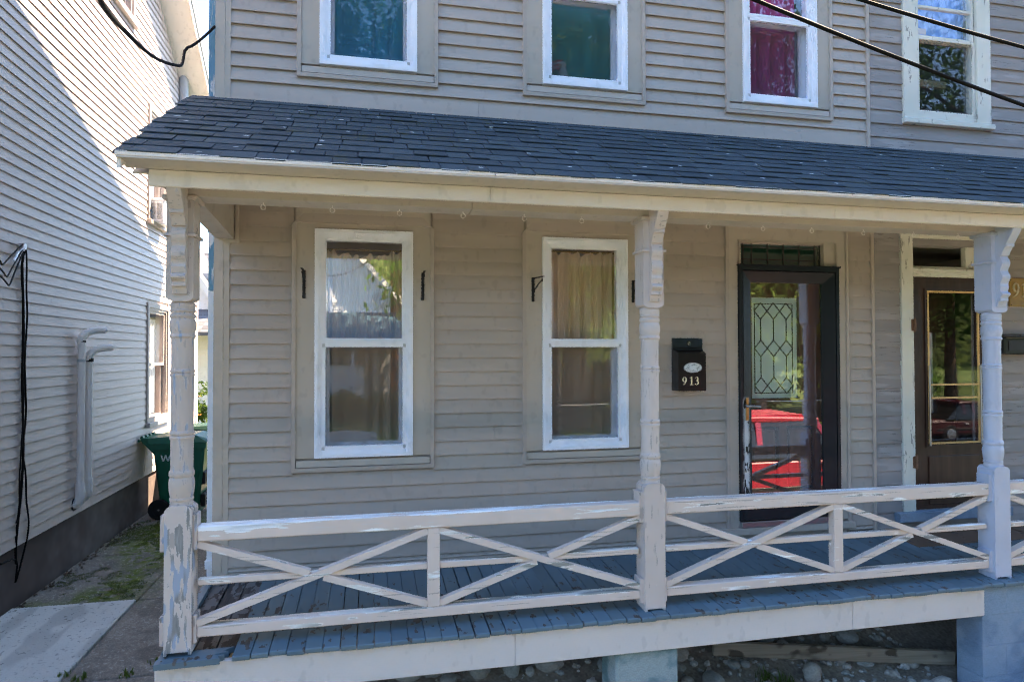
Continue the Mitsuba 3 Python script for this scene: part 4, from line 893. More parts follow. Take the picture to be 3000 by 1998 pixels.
# ------------------------------------------------------------------ under the porch
def mound(u, v):
    x = -.0 + u*7.2; y = -1.6 + v*1.62
    h = -.84 + .30*np.clip((y + .62)/.62, 0, 1)**1.2 + .05*(meshkit.fbm(np.stack([x*2.2, y*2.2, x*0], -1), 4) - .5) + .05*np.clip((x - 2.6)/2.4, 0, 1)
    h += .016*(meshkit.fbm(np.stack([x*22, y*22, x*0], -1), 3) - .5)
    return np.stack([x, y, h], -1)
def ground_z(x, y):
    return float(mound(np.array([[x/7.2]]), np.array([[(y + 1.6)/1.62]]))[0, 0, 2])
structure('soil', sheet(mound, 300, 80), 'soil', True)
stones = [(.55, -.20, .10), (.95, -.32, .08), (1.32, -.16, .13), (1.55, -.42, .08), (1.80, -.22, .085), (2.02, -.25, .07), (2.12, -.62, .05), (2.30, -.24, .10), (2.36, -.55, .05), (3.02, -.50, .07), (2.98, -.23, .12), (3.30, -.28, .075), (3.52, -.16, .11),
          (3.44, -.52, .085), (3.20, -.72, .06), (3.68, -.62, .055), (3.80, -.22, .09), (4.18, -.10, .14), (4.62, -.08, .13), (4.95, -.10, .11), (4.40, -.22, .06), (4.84, -.25, .07), (3.86, -.74, .085), (4.18, -.60, .075), (4.0, -.86, .05), (3.62, -.86, .075),
          (3.42, -.92, .06), (4.42, -.78, .03), (4.78, -.70, .04), (4.62, -.88, .035), (4.95, -.62, .035), (3.05, -.92, .06), (4.30, -.94, .04), (2.22, -.86, .06), (1.9, -.72, .055), (1.6, -.78, .06), (1.2, -.6, .06), (.8, -.7, .05), (4.5, -.56, .03), (4.1, -.95, .045), (3.95, -.50, .04), (3.75, -.42, .04)]
_g = np.random.default_rng(77)
while len(stones) < 92:
    x_, y_, r_ = _g.uniform(.3, 5.05), _g.uniform(-.98, -.10), _g.choice([.04, .05, .06, .075, .09])
    if 2.40 < x_ < 2.96 and y_ < -.72: continue
    if any((x_ - a)**2 + (y_ - b)**2 < (.75*(r_ + c))**2 for a, b, c in stones): continue
    stones.append((x_, y_, r_))
desc = ['rounded', 'flat', 'angular', 'oval', 'rough', 'squat']
tone = {'stone_a': 'tan', 'stone_b': 'grey', 'stone_c': 'pale'}
ORD = ['leftmost', 'second', 'third', 'fourth', 'fifth', 'sixth', 'seventh', 'eighth', 'ninth', 'tenth', 'eleventh', 'twelfth', 'thirteenth', 'fourteenth', 'fifteenth', 'sixteenth', 'seventeenth', 'eighteenth', 'nineteenth', 'twentieth'] + ['twenty-' + w for w in ('first', 'second', 'third', 'fourth', 'fifth', 'sixth', 'seventh', 'eighth', 'ninth')] + ['thirtieth'] + ['thirty-' + w for w in ('first', 'second', 'third', 'fourth', 'fifth', 'sixth', 'seventh', 'eighth', 'ninth')]
def zone(x, y): return 'left of the concrete pier' if x < 2.45 else ('just right of the concrete pier' if x < 3.6 else ('behind the leaning timber' if y > -.42 else 'in front of the leaning timber'))
for zn in ('left of the concrete pier', 'just right of the concrete pier', 'behind the leaning timber', 'in front of the leaning timber'):
    rowz = sorted((x, y, r, i) for i, (x, y, r) in enumerate(stones) if zone(x, y) == zn)
    for q, (x, y, r, i) in enumerate(rowz):
        m = ['stone_a', 'stone_b', 'stone_c', 'stone_a'][i % 4]; tall = i == 23
        mesh = rock((x, y, ground_z(x, y) + r*.28 + (.03 if tall else 0)), r, i + 3, 3 if r > .08 else 2, .78 if not tall else 1.25)
        pos = 'leftmost' if q == 0 else (ORD[q] + ' from the left')
        single('stone', mesh, m, f'{tone[m]} {desc[i % 6]} stone, {pos} of those {zn}', 'stone', 'loose stones under the porch', True)
grav = []
for i in range(1500):
    x, y = nrng.uniform(.2, 5.1), nrng.uniform(-1.15, -.06)
    if 2.45 < x < 2.92 and y < -.8: continue
    r = nrng.choice([.006, .008, .011, .016, .024]) * nrng.uniform(.8, 1.2)
    grav.append(rock((x, y, ground_z(x, y) + r*.3), r, 2000 + i % 90, 1))
for q, m in enumerate(('stone_a', 'stone_b', 'stone_c')):
    k = single('gravel', cat(*grav[q::3]), m, ['tan gravel strewn under the porch', 'grey gravel strewn under the porch', 'pale gravel chips strewn under the porch'][q], 'gravel', kind='stuff')
tim = bbox(-.92, .92, -.02, .02, -.05, .05, .004)
tim = rot(tim, (0, 1, 0), 3.6); tim = rot(tim, (0, 0, 1), -9.5); 
single('timber', move(tim, (4.42, -.53, -.665)), 'old_timber', 'weathered length of timber leaning on the stones under the porch', 'timber')
for k, (x, y, n) in enumerate(((3.95, -.62, 34), (3.82, -.55, 20))):
    single('grass_tuft', tuft((x, y, ground_z(x, y)), n, .07, .10, 70 + k), 'leaf_light', ['green grass tuft beneath the leaning timber', 'small grass tuft left of the bigger one beneath the timber'][k], 'grass')

# ------------------------------------------------------------------ curtains and things behind the glass
def curtain(label, x0, x1, z0, z1, y, m, waves, amp, seed, ruffle=0., dip=0., cat_='curtain'):
    g = np.random.default_rng(seed); ph = g.random(6)*6.28
    def fn(u, v):
        zz = z1 - dip*np.sin(np.pi*np.clip(u, 0, 1))**.7 + ruffle*(.55*np.sin(u*41 + ph[0]) + .45*np.sin(u*67 + ph[1]) + .35*np.sin(u*23 + ph[2]))*np.clip((v - .93)/.07, 0, 1)
        w = np.sin(u*waves + ph[3] + .6*np.sin(u*9 + ph[4])) + .5*np.sin(u*waves*1.9 + ph[5]) + .15*np.sin(v*5 + u*20)
        gath = .45 + .55*np.clip((1 - v)*6, 0, 1) if ruffle else 1.0
        return np.stack([x0 + u*(x1 - x0), y + amp*w*gath, z0 + v*(zz - z0)], -1)
    return single('curtain', sheet(fn, 220, 60), m, label, cat_, None, True)
curtain('tan gathered curtain sagging on its rod in the left porch window', .72, 1.275, .70, 2.335, .130, 'curtain_tan', 44, .018, 1, .020, .055)
curtain('tan gathered curtain filling the right porch window beside the middle column', 2.34, 3.0, .70, 2.385, .130, 'curtain_tan', 48, .018, 2, .018, .035)
curtain('sheer teal curtain in the left upstairs window', .66, 1.40, 3.5, 5.2, .110, 'curtain_teal', 40, .010, 3)
curtain('magenta curtain in the upstairs window nearest the party line', 4.0, 4.60, 3.55, 5.2, .125, 'curtain_rose', 30, .022, 4)
curtain('pale blue curtain across the top of the old white upstairs window', 5.72, 6.36, 4.37, 5.3, .10, 'curtain_blue', 26, .012, 5)
curtain('dark cloth in the middle upstairs window, coloured with the green-blue tree reflection', 2.28, 3.05, 3.5, 5.2, .26, 'cloth_reflection', 30, .01, 6)
for (xa, xb, za, yy, q) in ((.70, 1.29, 2.325, .130, 0), (2.33, 3.0, 2.362, .130, 1)):
    single('curtain_rod', tube([(xa, yy, za), (xb, yy, za)], .005, 8), 'brass_dull', ['thin rod of the left porch window curtain', 'thin rod of the right porch window curtain'][q], 'rod')
FG = thing('figurine', 'pale cone-shaped figurine on the sill of the middle upstairs window', 'figurine')
part(FG, 'body', lathe([(.0, 3.62), (.075, 3.62), (.07, 3.68), (.05, 3.76), (.028, 3.82), (.024, 3.84), (.0, 3.845)], 2.545, .17, 24), 'plaster_pale', 40)
part(FG, 'head', move(trimesh.creation.icosphere(subdivisions=2, radius=.028) and (np.array(trimesh.creation.icosphere(subdivisions=2, radius=.028).vertices), np.array(trimesh.creation.icosphere(subdivisions=2).faces)), (2.545, .17, 3.865)), 'plaster_pale', True)
FL = thing('small_flag', 'little striped flag leaning beside the pale figurine upstairs', 'flag')
for k in range(5):
    part(FL, 'stripe', sheet(lambda u, v: np.stack([2.44 + u*.10 + v*.008, .165 + .006*np.sin(u*9), 3.80 + k*.016 + v*.0155 + u*.03], -1), 12, 2), 'flag_red' if k % 2 == 0 else 'paper')
part(FL, 'stick', tube([(2.435, .165, 3.62), (2.44, .165, 3.90)], .003, 6), 'stop_wood')

# ------------------------------------------------------------------ mailbox, brackets, number plate
MB = thing('mailbox', 'black wall mailbox with a raised lid, an oval silver plaque and the number 913', 'mailbox')
bx = Polygon([(-.020, 1.268), (-.132, 1.268), (-.132, 1.562), (-.10, 1.575), (-.020, 1.595)])
part(MB, 'box', extr(bx, 3.378, 3.612, 'yz'), 'black_gloss')
part(MB, 'back_plate', bbox(3.380, 3.610, -.030, -.016, 1.268, 1.68, .003), 'black_gloss')
part(MB, 'lid', (np.array([[x + (.008 if z > 1.6 else 0)*(1 if x > 3.5 else -0.4), y, z] for x in (3.384, 3.628) for y, z in ((-.050, 1.580), (-.046, 1.580), (-.034, 1.676), (-.030, 1.676))])[[0, 1, 2, 3, 4, 5, 6, 7]], BOXF), 'black_gloss')
part(MB, 'hinge', tube([(3.384, -.052, 1.585), (3.628, -.052, 1.585)], .006, 8), 'black_iron')
part(MB, 'lid_lip', bbox(3.392, 3.62, -.058, -.048, 1.600, 1.608, .002), 'black_gloss')
a = np.linspace(0, 2*math.pi, 48, endpoint=False)
part(MB, 'plaque', extr(Polygon(np.stack([3.4995 + .0755*np.cos(a), 1.449 + .0385*np.sin(a)], 1)), -.1355, -.1322, 'xz'), 'emblem')
part(MB, 'plaque_rim', extr(Polygon(np.stack([3.4995 + .0765*np.cos(a), 1.449 + .0395*np.sin(a)], 1)).difference(Polygon(np.stack([3.4995 + .070*np.cos(a), 1.449 + .034*np.sin(a)], 1))), -.137, -.1321, 'xz'), 'metal_grey')
part(MB, 'lock', cat(tube([(3.512, -.046, 1.645), (3.512, -.056, 1.645)], .010, 12), tube(np.stack([3.512 + .012*np.cos(a[:24] + 3.1), np.full(24, -.058), 1.638 + .012*np.sin(a[:24] + 3.1)], 1), .002, 6)), 'chrome')
# numerals drawn as serifed outlines
def numeral(ch, h):
    W_ = .62*h
    if ch == '1':
        s = unary_union([sbox(.24*h, 0, .40*h, h), sbox(.08*h, 0, .56*h, .07*h), Polygon([(.07*h, .80*h), (.07*h, .86*h), (.32*h, h), (.40*h, h), (.30*h, .86*h)])])
    elif ch == '9':
        t = np.linspace(0, 2*math.pi, 40); o = Polygon(np.stack([.31*h + .29*h*np.cos(t), .68*h + .32*h*np.sin(t)], 1)); i_ = Polygon(np.stack([.31*h + .14*h*np.cos(t), .68*h + .25*h*np.sin(t)], 1))
        tl = Polygon([(.60*h, .68*h), (.585*h, .48*h), (.50*h, .27*h), (.35*h, .10*h), (.10*h, -.01*h), (.07*h, .035*h), (.27*h, .15*h), (.38*h, .29*h), (.44*h, .45*h), (.45*h, .60*h)])
        s = o.difference(i_).union(tl)
    else:
        t = np.linspace(0, 2*math.pi, 40)
        lo_ = Polygon(np.stack([.29*h + .28*h*np.cos(t), .28*h + .28*h*np.sin(t)], 1)).difference(Polygon(np.stack([.25*h + .16*h*np.cos(t), .28*h + .22*h*np.sin(t)], 1)))
        up_ = Polygon(np.stack([.28*h + .24*h*np.cos(t), .76*h + .24*h*np.sin(t)], 1)).difference(Polygon(np.stack([.24*h + .13*h*np.cos(t), .75*h + .19*h*np.sin(t)], 1)))
        s = unary_union([lo_.difference(sbox(-1, .16*h, .22*h, .6*h)), up_.difference(sbox(-1, .45*h, .20*h, .84*h)), sbox(.18*h, .50*h, .36*h, .58*h), Polygon(np.stack([.075*h + .07*h*np.cos(t), .10*h + .07*h*np.sin(t)], 1))])
    return s.buffer(0)
from shapely import affinity
for ch, x in (('9', 3.410), ('1', 3.468), ('3', 3.515)):
    part(MB, 'numeral', extr(affinity.translate(numeral(ch, .062), x, 1.315), -.1345, -.1322, 'xz'), 'cream_number')
def hook_bracket(label, x, z0, z1, lean=0.):
    b = thing('hanging_bracket', label, 'bracket', 'iron plant-hanging brackets')
    part(b, 'plate', bbox(x - .011, x + .011, -.032, -.0225, z0, z1, .002), 'black_iron')
    part(b, 'arm', mp(bbox(x - .008, x + .008, -.19, -.030, z1 - .012, z1 - .004, .002), lambda a: np.stack([a[:, 0] + lean*(-a[:, 1] - .03), a[:, 1], a[:, 2]], 1)), 'black_iron')
    t = np.linspace(0, 1, 20); 
    part(b, 'scroll', tube(np.stack([x + lean*(.01 + .12*t), -.036 - .12*t**1.3, z0 + .05 + (z1 - z0 - .085)*t**.6], 1), .0045, 6), 'black_iron', True)
    s = np.linspace(0, 5.2, 20); rr = .014*(1 - s/8)
    part(b, 'curl', tube(np.stack([np.full(20, x + lean*.14), -.165 + rr*np.cos(s), z1 - .035 + rr*np.sin(s)], 1), .004, 6), 'black_iron', True)
hook_bracket('black iron bracket on the trim left of the left porch window', .590, 1.950, 2.150)
hook_bracket('black iron bracket on the trim between the left porch window and the middle wall panel', 1.418, 1.950, 2.150)
hook_bracket('black iron bracket with its arm swung right, left of the right porch window', 2.246, 1.953, 2.135, .25)
hook_bracket('black iron bracket half hidden behind the middle column', 3.052, 1.958, 2.130)
NP = thing('number_plate', 'weathered brass-coloured house number plate at the right edge starting with a 9', 'sign')
part(NP, 'plate', bbox(6.66, 6.98, -.035, -.014, 1.975, 2.232, .006), 'brass_dull')
part(NP, 'numeral', extr(affinity.translate(numeral('9', .125), 6.685, 2.06), -.041, -.0352, 'xz'), 'worn_brass'); part(NP, 'numeral', extr(affinity.translate(numeral('1', .125), 6.775, 2.06), -.041, -.0352, 'xz'), 'worn_brass')
for x in (6.672, 6.968):
    for z in (1.99, 2.215): part(NP, 'nail', tube([(x, -.034, z), (x, -.038, z)], .004, 8), 'black_iron')
LB = thing('letter_box', 'black letter box mounted under the brass number plate at the right edge', 'mailbox')
part(LB, 'box', bbox(6.50, 6.92, -.115, -.014, 1.545, 1.70, .01), 'black_gloss'); part(LB, 'lid', rot(bbox(6.49, 6.93, -.135, -.012, 1.705, 1.725, .006), (1, 0, 0), 12, (6.7, -.012, 1.70)), 'black_gloss')
part(LB, 'panel', bbox(6.54, 6.90, -.119, -.1155, 1.575, 1.665, .003), 'black_iron')

# ------------------------------------------------------------------ overhead wires
def line(p, q, s0, s1, sag, r, label):
    p, q = np.array(p), np.array(q); t = np.linspace(s0, s1, 60)[:, None]; pts = p + (q - p)*t
    pts[:, 2] += sag*(t[:, 0])*(t[:, 0] - 1)
    return single('overhead_wire', tube(pts, r, 8), 'cable_black', label, 'wire', None, True)
line((2.826, -2.0, 3.277), (4.456, -2.0, 2.882), -6, 3.2, .045, .0095, 'lower thick black cable crossing the right upstairs windows')
line((3.424, -2.0, 3.341), (4.462, -2.0, 3.195), -8, 5, .02, .009, 'upper black cable crossing the top right corner')
single('overhead_wire', tube(curve([(1.55, -7.5, 2.6 + .9), (.80, -4.8, 2.75), (.263, -2.7, 2.612), (.123, -2.1, 2.796), (.03, -1.5, 2.964), (-.026, -1.0, 3.128), (-.047, -.7, 3.242), (-.059, -.6, 3.292), (-.069, -.53, 3.36), (-.074, -.47, 3.44), (-.066, -.40, 3.49), (-.042, -.25, 3.606), (-.029, -.1, 3.725), (-.004, -.02, 3.812)], 120), .0085, 8),
       'cable_black', 'black service drop cable bending up to the corner of the beige house', 'wire', None, True)

# ------------------------------------------------------------------ behind: garden and small house seen through the alley gap
BH = thing('garden_house', 'small pale house with grey shingled roofs seen through the gap behind the alley', 'house')
part(BH, 'wall', box(-11, 3, 19, 24, -1, 2.9), 'siding_bright'); 
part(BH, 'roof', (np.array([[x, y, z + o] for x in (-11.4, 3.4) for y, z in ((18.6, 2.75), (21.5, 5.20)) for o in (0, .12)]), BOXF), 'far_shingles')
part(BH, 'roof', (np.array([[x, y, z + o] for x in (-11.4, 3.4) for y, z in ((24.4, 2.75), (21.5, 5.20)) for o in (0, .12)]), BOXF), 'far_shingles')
gb = Polygon([(-8.6, -1), (-2.9, -1), (-2.9, 2.45), (-3.9, 3.95), (-5.75, 6.7), (-8.6, 2.45)])
part(BH, 'wall', extr(gb, 15.6, 18.9, 'xz'), 'siding_bright')
for s in ((-5.75, 6.75, -2.55, 1.95), (-5.75, 6.75, -8.95, 1.95)):
    part(BH, 'roof', (np.array([[x, y, z + o] for x, z in ((s[0], s[1]), (s[2], s[3])) for y in (15.25, 18.9) for o in (0, .14)]), BOXF), 'far_shingles')
    part(BH, 'rake_board', (np.array([[x, y, z + o] for x, z in ((s[0], s[1]), (s[2], s[3])) for y in (15.20, 15.248) for o in (-.16, .14)]), BOXF), 'soffit_white')
part(BH, 'porch_roof', (np.array([[x, y, z + o] for x in (-8, -1.5) for y, z in ((14.2, 2.05), (15.6, 2.75)) for o in (0, .10)]), BOXF), 'far_shingles')
part(BH, 'roof_vent', bbox(-3.95, -3.55, 15.9, 16.5, 3.75, 3.95, .02), 'metal_grey')
for k in range(24): part(BH, 'siding_board', board(lambda a: np.stack([a[:, 0], 15.595 - a[:, 1], a[:, 2]], 1), -8.5, -2.95, -1 + .14*k, -1 + .14*(k + 1), .02), 'siding_bright')
def foliage(c, r, n, size, seed, squash=1., hollow=.35, clumps=26):
    g = np.random.default_rng(seed); C = g.normal(size=(clumps, 3)); C /= np.linalg.norm(C, axis=1, keepdims=True); C *= (.35 + .65*g.random((clumps, 1))**.6); C[:, 2] *= squash
    idx = g.integers(0, clumps, n); P = C[idx] + g.normal(size=(n, 3))*.17*np.array([1, 1, .75]); P = P*r + np.asarray(c)
    a = g.normal(size=(n, 3)); a /= np.linalg.norm(a, axis=1, keepdims=True); b = np.cross(a, g.normal(size=(n, 3))); b /= np.linalg.norm(b, axis=1, keepdims=True)
    s = size*(.6 + .8*g.random((n, 1)))
    v = np.stack([P - a*s, P + b*s*.45, P + a*s, P - b*s*.45], 1).reshape(-1, 3); q = np.arange(n)[:, None]*4
    return v, np.vstack([q + [0, 1, 2], q + [0, 2, 3]])
def shrub(name, label, c, r, n, size, m, seed, sq=.8):
    s = thing(name, label, 'plant'); part(s, 'leaves', foliage(c, r, n, size, seed, sq), m); part(s, 'stem', tube([(c[0], c[1], -.9), (c[0], c[1], c[2])], .02, 6), 'bark'); return s
s = shrub('flowering_shrub', 'leafy green shrub with orange flowers beyond the alley', (-3.35, 13.2, .0), .85, 2600, .06, 'leaf_light', 5)
fl = []
for (x, y, z) in ((-3.28, 12.5, .78), (-3.38, 12.4, .18), (-3.05, 12.5, .05), (-3.1, 12.6, .5), (-3.5, 12.5, .55)):
    for q in range(6):
        a_ = q*1.047; fl.append(rot(sheet(lambda u, v: np.stack([x + .02 + u*.07, y + (v - .5)*.05*np.sin(u*3), z + .03*u], -1), 4, 3), (0, 0, 1), math.degrees(a_), (x, y, z)))
part(s, 'blossom', cat(*fl), 'flower_orange')
gr = [tuft((nrng.uniform(-5, -1.5), nrng.uniform(9.2, 15), -.86), 5, .12, .10, 300 + k, .008) for k in range(500)]
single('lawn', cat(*gr), 'leaf_light', 'sunlit lawn behind the alley', 'grass', kind='stuff')
single('planter_edge', bbox(-5.5, -1.6, 12.1, 12.2, -.9, -.66, .01), 'old_timber', 'low dark timber edging in front of the flowering shrub', 'edging')

# ------------------------------------------------------------------ across the street: what the windows mirror
def tree(label, x, y, h, r, n, m, seed, size=.16, base=-1.6, group=None):
    t = thing('tree', label, 'tree', group)
    g = np.random.default_rng(seed); tr = curve([(x, y, base), (x + .1, y, base + h*.3), (x + .05, y + .1, base + h*.55), (x, y, base + h*.85)], 12)
    part(t, 'trunk', tube(tr, np.linspace(.26, .06, 12)*h/9, 10), 'bark', True)
    for k in range(5):
        a_ = g.random()*6.28; z = base + h*(.35 + .09*k); part(t, 'limb', tube(curve([(x, y, z), (x + .4*r*math.cos(a_), y + .4*r*math.sin(a_), z + .12*h), (x + .8*r*math.cos(a_), y + .8*r*math.sin(a_), z + .2*h)], 8), np.linspace(.09, .03, 8), 7), 'bark', True)
    part(t, 'crown', foliage((x, y, base + h*(.64 if h < 17 else .78)), r, n, size, seed, .95, clumps=44), m)
    return t
for i, (x, y, h, r, n, m, lab) in enumerate(((6.4, -20, 11.5, 4.2, 15000, 'leaf_green', 'broad tree mirrored in the right porch window'), (11.5, -21, 12.5, 4.6, 15000, 'leaf_green', 'tall tree mirrored left in the storm door'), (16.5, -19, 9.5, 3.9, 13000, 'leaf_light', 'light green tree mirrored in the storm door'),
                                            (21.5, -22, 12, 4.8, 14000, 'leaf_dark', 'dark tree mirrored at the right of the storm door'), (26, -17, 19, 6.0, 15000, 'leaf_green', 'tree mirrored in the wooden screen door'), (31, -24, 12, 5, 9000, 'leaf_dark', 'far tree mirrored in the wooden screen door'),
                                            (9.5, -33, 15, 6, 10000, 'leaf_dark', 'tall back tree seen mirrored above the nearer ones'), (-17, -30, 13, 5.5, 8000, 'leaf_dark', 'tree left of the white gabled house across the street'), (6.6, -40, 12, 4.2, 8000, 'leaf_green', 'tree behind the white gabled house across the street'), (19, -36, 16, 7, 9000, 'leaf_green', 'big far tree across the street'), (6.2, -23, 19, 4.8, 15000, 'leaf_green', 'tall street tree mirrored in the middle upstairs window'), (9.6, -22, 21, 5.6, 15000, 'leaf_light', 'tall street tree mirrored in the upstairs window with the magenta curtain'), (-3.6, -24, 21, 5.4, 13000, 'leaf_dark', 'tall street tree mirrored in the left upstairs window'), (16, -24, 20, 5.6, 12000, 'leaf_dark', 'tall street tree mirrored in the old white upstairs window'))):
    tree(lab, x, y, h, r, n, m, 400 + i)
structure('hill', sheet(lambda u, v: np.stack([-160 + u*320, -55 - v*90, -1.5 + 30*v**.8 + 3.5*meshkit.fbm(np.stack([u*70, v*24, u*0], -1), 4) - 2], -1), 260, 70), 'woodland', True)
OH = thing('gabled_house', 'white gabled house across the street mirrored in the left porch window', 'house')
g2 = Polygon([(-11.5, -1.6), (2.2, -1.6), (2.2, 5.0), (-4.0, 11.6), (-11.5, 4.0)])
hw = [(-2.15, 1.9, -1.10, 4.7), (-5.0, 1.9, -3.9, 4.7), (-8.5, 1.9, -7.4, 4.7)]
part(OH, 'wall', extr(g2.difference(unary_union([sbox(a, z0 + 1.2, b, z1 + .9) for a, z0, b, z1 in hw])), -42, -33.0, 'xz'), 'siding_bright')
for k in range(30): part(OH, 'siding_board', board(lambda a: np.stack([a[:, 0], -33.0 + a[:, 1], a[:, 2]], 1), -11.4 if k < 18 else -9 + (k - 18)*.55, 2.15 if k < 17 else 2.1 - (k - 16)*.38, -1.6 + .40*k, -1.6 + .40*(k + 1), .03), 'siding_bright')
for a, z0, b, z1 in hw:
    w = group_part(OH, 'window'); c_, d_ = z0 + 1.2, z1 + .9
    part(w, 'frame', extr(ring2(a - .12, b + .12, c_ - .12, d_ + .12, .16), -33.1, -32.90, 'xz'), 'white_vinyl')
    part(w, 'sash', cat(box(a, b, -33.08, -33.0, (c_ + d_)/2 - .05, (c_ + d_)/2 + .05), box((a + b)/2 - .03, (a + b)/2 + .03, -33.07, -33.01, c_, (c_ + d_)/2)), 'white_vinyl')
    part(w, 'pane', box(a, b, -33.16, -33.12, c_, d_), 'car_glass')
for xa, za, xb, zb in ((-4.0, 11.7, 3.1, 4.15), (-4.0, 11.7, -12.4, 3.2)):
    part(OH, 'roof', (np.array([[x, y, z + o] for x, z in ((xa, za), (xb, zb)) for y in (-42.5, -32.2) for o in (0, .2)]), BOXF), 'far_shingles')
    part(OH, 'rake_board', (np.array([[x, y, z + o] for x, z in ((xa, za), (xb, zb)) for y in (-32.198, -32.12) for o in (-.2, .2)]), BOXF), 'soffit_white')
part(OH, 'porch_roof', (np.array([[x, y, z + o] for x in (-12, 3.4) for y, z in ((-29.2, 1.75), (-32.97, 3.75)) for o in (0, .12)]), BOXF), 'metal_roof')
for x in (-11.6, -7.5, -3.6, .2, 3.0): part(OH, 'porch_post', bbox(x - .08, x + .08, -29.6, -29.44, -1.5, 1.85, .01), 'white_vinyl')
part(OH, 'chimney', bbox(2.25, 3.0, -34.6, -33.4, -1.5, 6.4, .01), 'brick_far')
SD = thing('satellite_dish', 'satellite dish on the corner of the white gabled house across the street', 'satellite dish')
part(SD, 'dish', move(rot(lathe([(.0, 0), (.2, .03), (.36, .10), (.37, .10), (.2, .02), (.0, -.01)], 0, 0, 24), (1, .3, 0), -75), (1.55, -32.5, 4.6)), 'metal_grey', 40)
part(SD, 'arm', tube([(1.7, -32.95, 4.1), (1.6, -32.6, 4.5)], .04, 8), 'metal_grey')
GA = thing('garage', 'small white garage left of the lawn across the street', 'garage')
part(GA, 'wall', box(-6.5, .75, -31.0, -30.0, -1.6, 1.0), 'siding_bright'); part(GA, 'roof', box(-6.7, .95, -31.2, -29.8, 1.0, 1.15), 'far_shingles')
for i, (x, w_) in enumerate(((-6, 3), (-3.2, 2.6), (-.5, 2.6), (2.2, 2.7), (5.2, 3.2))):
    shrub('hedge', ['clipped hedge bush, leftmost across the street', 'hedge bush, second from the left across the street', 'middle hedge bush across the street', 'hedge bush, second from the right across the street', 'rightmost hedge bush across the street'][i], (x, -27.5, -.95), w_*.55, 2600, .10, 'leaf_green', 600 + i, .42)
FN = thing('chain_link_fence', 'chain-link fence with steel posts along the far lawn', 'fence')
for x in np.arange(8, 40, 2.6): part(FN, 'post', tube([(x, -18.9, -1.6), (x, -18.9, -.35)], .035, 8), 'steel')
part(FN, 'rail', tube([(8, -18.9, -.42), (39.5, -18.9, -.42)], .025, 8), 'steel')
for i, (x, y, r) in enumerate(((5.2, -26, 1.5), (8.4, -26.5, 1.7), (11.8, -25.5, 1.6), (15, -27, 1.9), (18.5, -26, 1.7), (22, -27.5, 1.9), (26, -26, 2.0), (31, -28, 2.2))):
    shrub('bush', ['round bush nearest the white garage across the street', 'second bush along the far lawn', 'third bush along the far lawn', 'fourth bush along the far lawn', 'fifth bush along the far lawn', 'sixth bush along the far lawn', 'seventh bush along the far lawn', 'last bush at the right end of the far lawn'][i], (x, y, -1.3 + r*.75), r, 3200, .13, ['leaf_dark', 'leaf_green'][i % 2], 700 + i, .8)
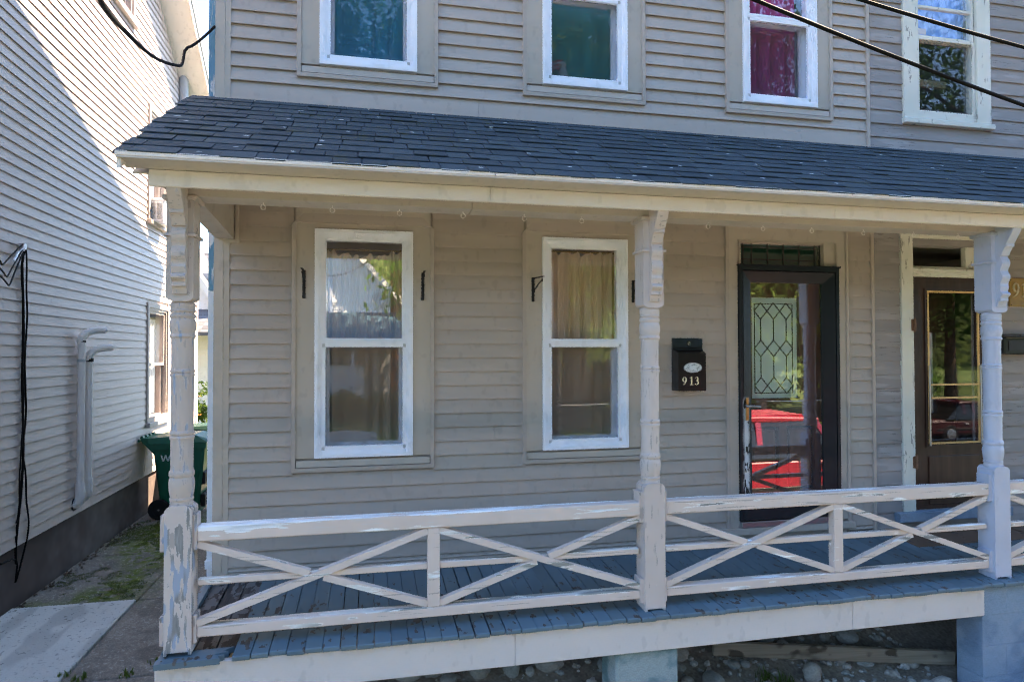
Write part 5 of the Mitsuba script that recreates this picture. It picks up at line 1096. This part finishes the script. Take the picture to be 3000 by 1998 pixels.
# parked vehicles
def vehicle(label, cx, cy, gz, L, H, Wd, paint, wagon, group):
    V = thing('parked_car', label, 'car', group)
    belt = gz + H*.58; sill = gz + .30; roof = gz + H
    def hull(sections, b=.05):
        pts = []
        for x, y0, y1, z0, z1 in sections:
            for y, sy in ((y0, 1), (y1, -1)):
                for z, sz in ((z0, 1), (z1, -1)): pts += [(x, y + sy*b, z), (x, y, z + sz*b)]
        h = trimesh.convex.convex_hull(np.array(pts)); return h
    h2 = Wd/2
    part(V, 'body', hull([(cx - L/2, cy - h2 + .12, cy + h2 - .12, sill + .12, belt - .12), (cx - L/2 + .15, cy - h2, cy + h2, sill, belt), (cx + L*.22, cy - h2, cy + h2, sill, belt), (cx + L/2 - .25, cy - h2 + .03, cy + h2 - .03, sill, belt - .12), (cx + L/2, cy - h2 + .18, cy + h2 - .18, sill + .08, belt - .25)], .08), paint, 30)
    xr, xf = (cx - L/2 + .10, cx + L*.20) if wagon else (cx - L*.33, cx + L*.20)
    rr, rfr = (xr + .20, xf - .72) if wagon else (xr + .75, xf - .75)
    part(V, 'glasshouse', hull([(xr, cy - h2 + .012, cy + h2 - .012, belt - .02, belt), (rr, cy - h2 + .17, cy + h2 - .17, belt - .02, roof - .06), (rfr, cy - h2 + .17, cy + h2 - .17, belt - .02, roof - .06), (xf, cy - h2 + .012, cy + h2 - .012, belt - .02, belt)], .03), 'car_glass')
    part(V, 'roof', hull([(rr - .08, cy - h2 + .15, cy + h2 - .15, roof - .10, roof - .02), ((rr + rfr)/2, cy - h2 + .13, cy + h2 - .13, roof - .10, roof + .02), (rfr + .10, cy - h2 + .16, cy + h2 - .16, roof - .11, roof - .03)], .03), paint, 30)
    if wagon:
        for k in range(6): part(V, 'roof_rib', bbox(rr + .1, rfr - .1, cy - .5 + k*.2, cy - .44 + k*.2, roof + .005, roof + .03, .006), paint)
    for s in (-1, 1):
        yb_, yt = cy + s*(h2 - .045), cy + s*(h2 - .155)
        for xx, lean in ((rr + .04, .0), (rr + (rfr - rr)*.48, .0), (rfr + .02, .42)):
            part(V, 'pillar', trimesh.convex.convex_hull(np.array([(xx + d_ + (lean if z < roof - .5 else 0), y + o, z) for d_ in (-.06, .06) for y, z in ((yb_, belt), (yt, roof - .09)) for o in (-.015, .02)])), paint)
        for xx in (cx - L*.17, cx + L*.06):
            part(V, 'handle', bbox(xx, xx + .17, cy + s*h2 - .01, cy + s*(h2 + .03), belt - .17, belt - .13, .01), 'chrome')
            part(V, 'handle_cup', bbox(xx - .01, xx + .18, cy + s*h2 - .02, cy + s*(h2 + .006), belt - .20, belt - .10, .01), 'black_rubber')
        for xx in (cx - L*.28, cx - L*.04, cx + L*.17): part(V, 'door_gap', box(xx, xx + .012, cy + s*h2 - .012, cy + s*(h2 + .003), sill + .1, belt - .03), 'black_rubber')
        part(V, 'side_trim', bbox(cx - L*.42, cx + L*.40, cy + s*h2 - .01, cy + s*(h2 + .012), sill + .16, sill + .24, .01), 'black_rubber')
        for xx in (cx - L*.30, cx + L*.31):
            part(V, 'wheel', move(rot(lathe([(.0, -.10), (.2, -.10), (.30, -.10), (.34, -.06), (.34, .06), (.30, .10), (.2, .10), (.0, .10)], 0, 0, 24), (1, 0, 0), 90), (xx, cy + s*(h2 - .09), gz + .34)), 'black_rubber', 30)
            part(V, 'hub_cap', move(rot(lathe([(.0, -.03), (.18, -.02), (.19, .0), (.18, .02), (.0, .03)], 0, 0, 20), (1, 0, 0), 90), (xx, cy + s*(h2 + .02), gz + .34)), 'steel', 30)
        part(V, 'tail_lamp', bbox(cx - L/2 + .02, cx - L/2 + .2, cy + s*(h2 - .14) - .08, cy + s*(h2 - .14) + .08, belt - .30, belt - .14, .01), 'tail_lamp')
        part(V, 'head_lamp', bbox(cx + L/2 - .22, cx + L/2 - .05, cy + s*(h2 - .2) - .10, cy + s*(h2 - .2) + .10, belt - .34, belt - .20, .01), 'chrome')
    part(V, 'bumper', bbox(cx - L/2 - .06, cx - L/2 + .12, cy - h2 + .08, cy + h2 - .08, sill, sill + .2, .03), 'chrome'); part(V, 'bumper', bbox(cx + L/2 - .12, cx + L/2 + .06, cy - h2 + .1, cy + h2 - .1, sill, sill + .2, .03), 'chrome')
vehicle('red wagon parked at the near kerb, mirrored in the storm door', 9.35, -7.36, -1.55, 4.9, 1.86, 1.9, 'car_red', True, 'cars along the street')
vehicle('dark blue car parked at the near kerb, mirrored low in the left porch window', .9, -7.3, -1.55, 4.6, 1.62, 1.8, 'car_blue', False, 'cars along the street')
vehicle('maroon sedan on the far grass, mirrored in the wooden screen door', 21.6, -14.6, -1.55, 4.5, 1.42, 1.8, 'car_maroon', False, 'cars along the street')
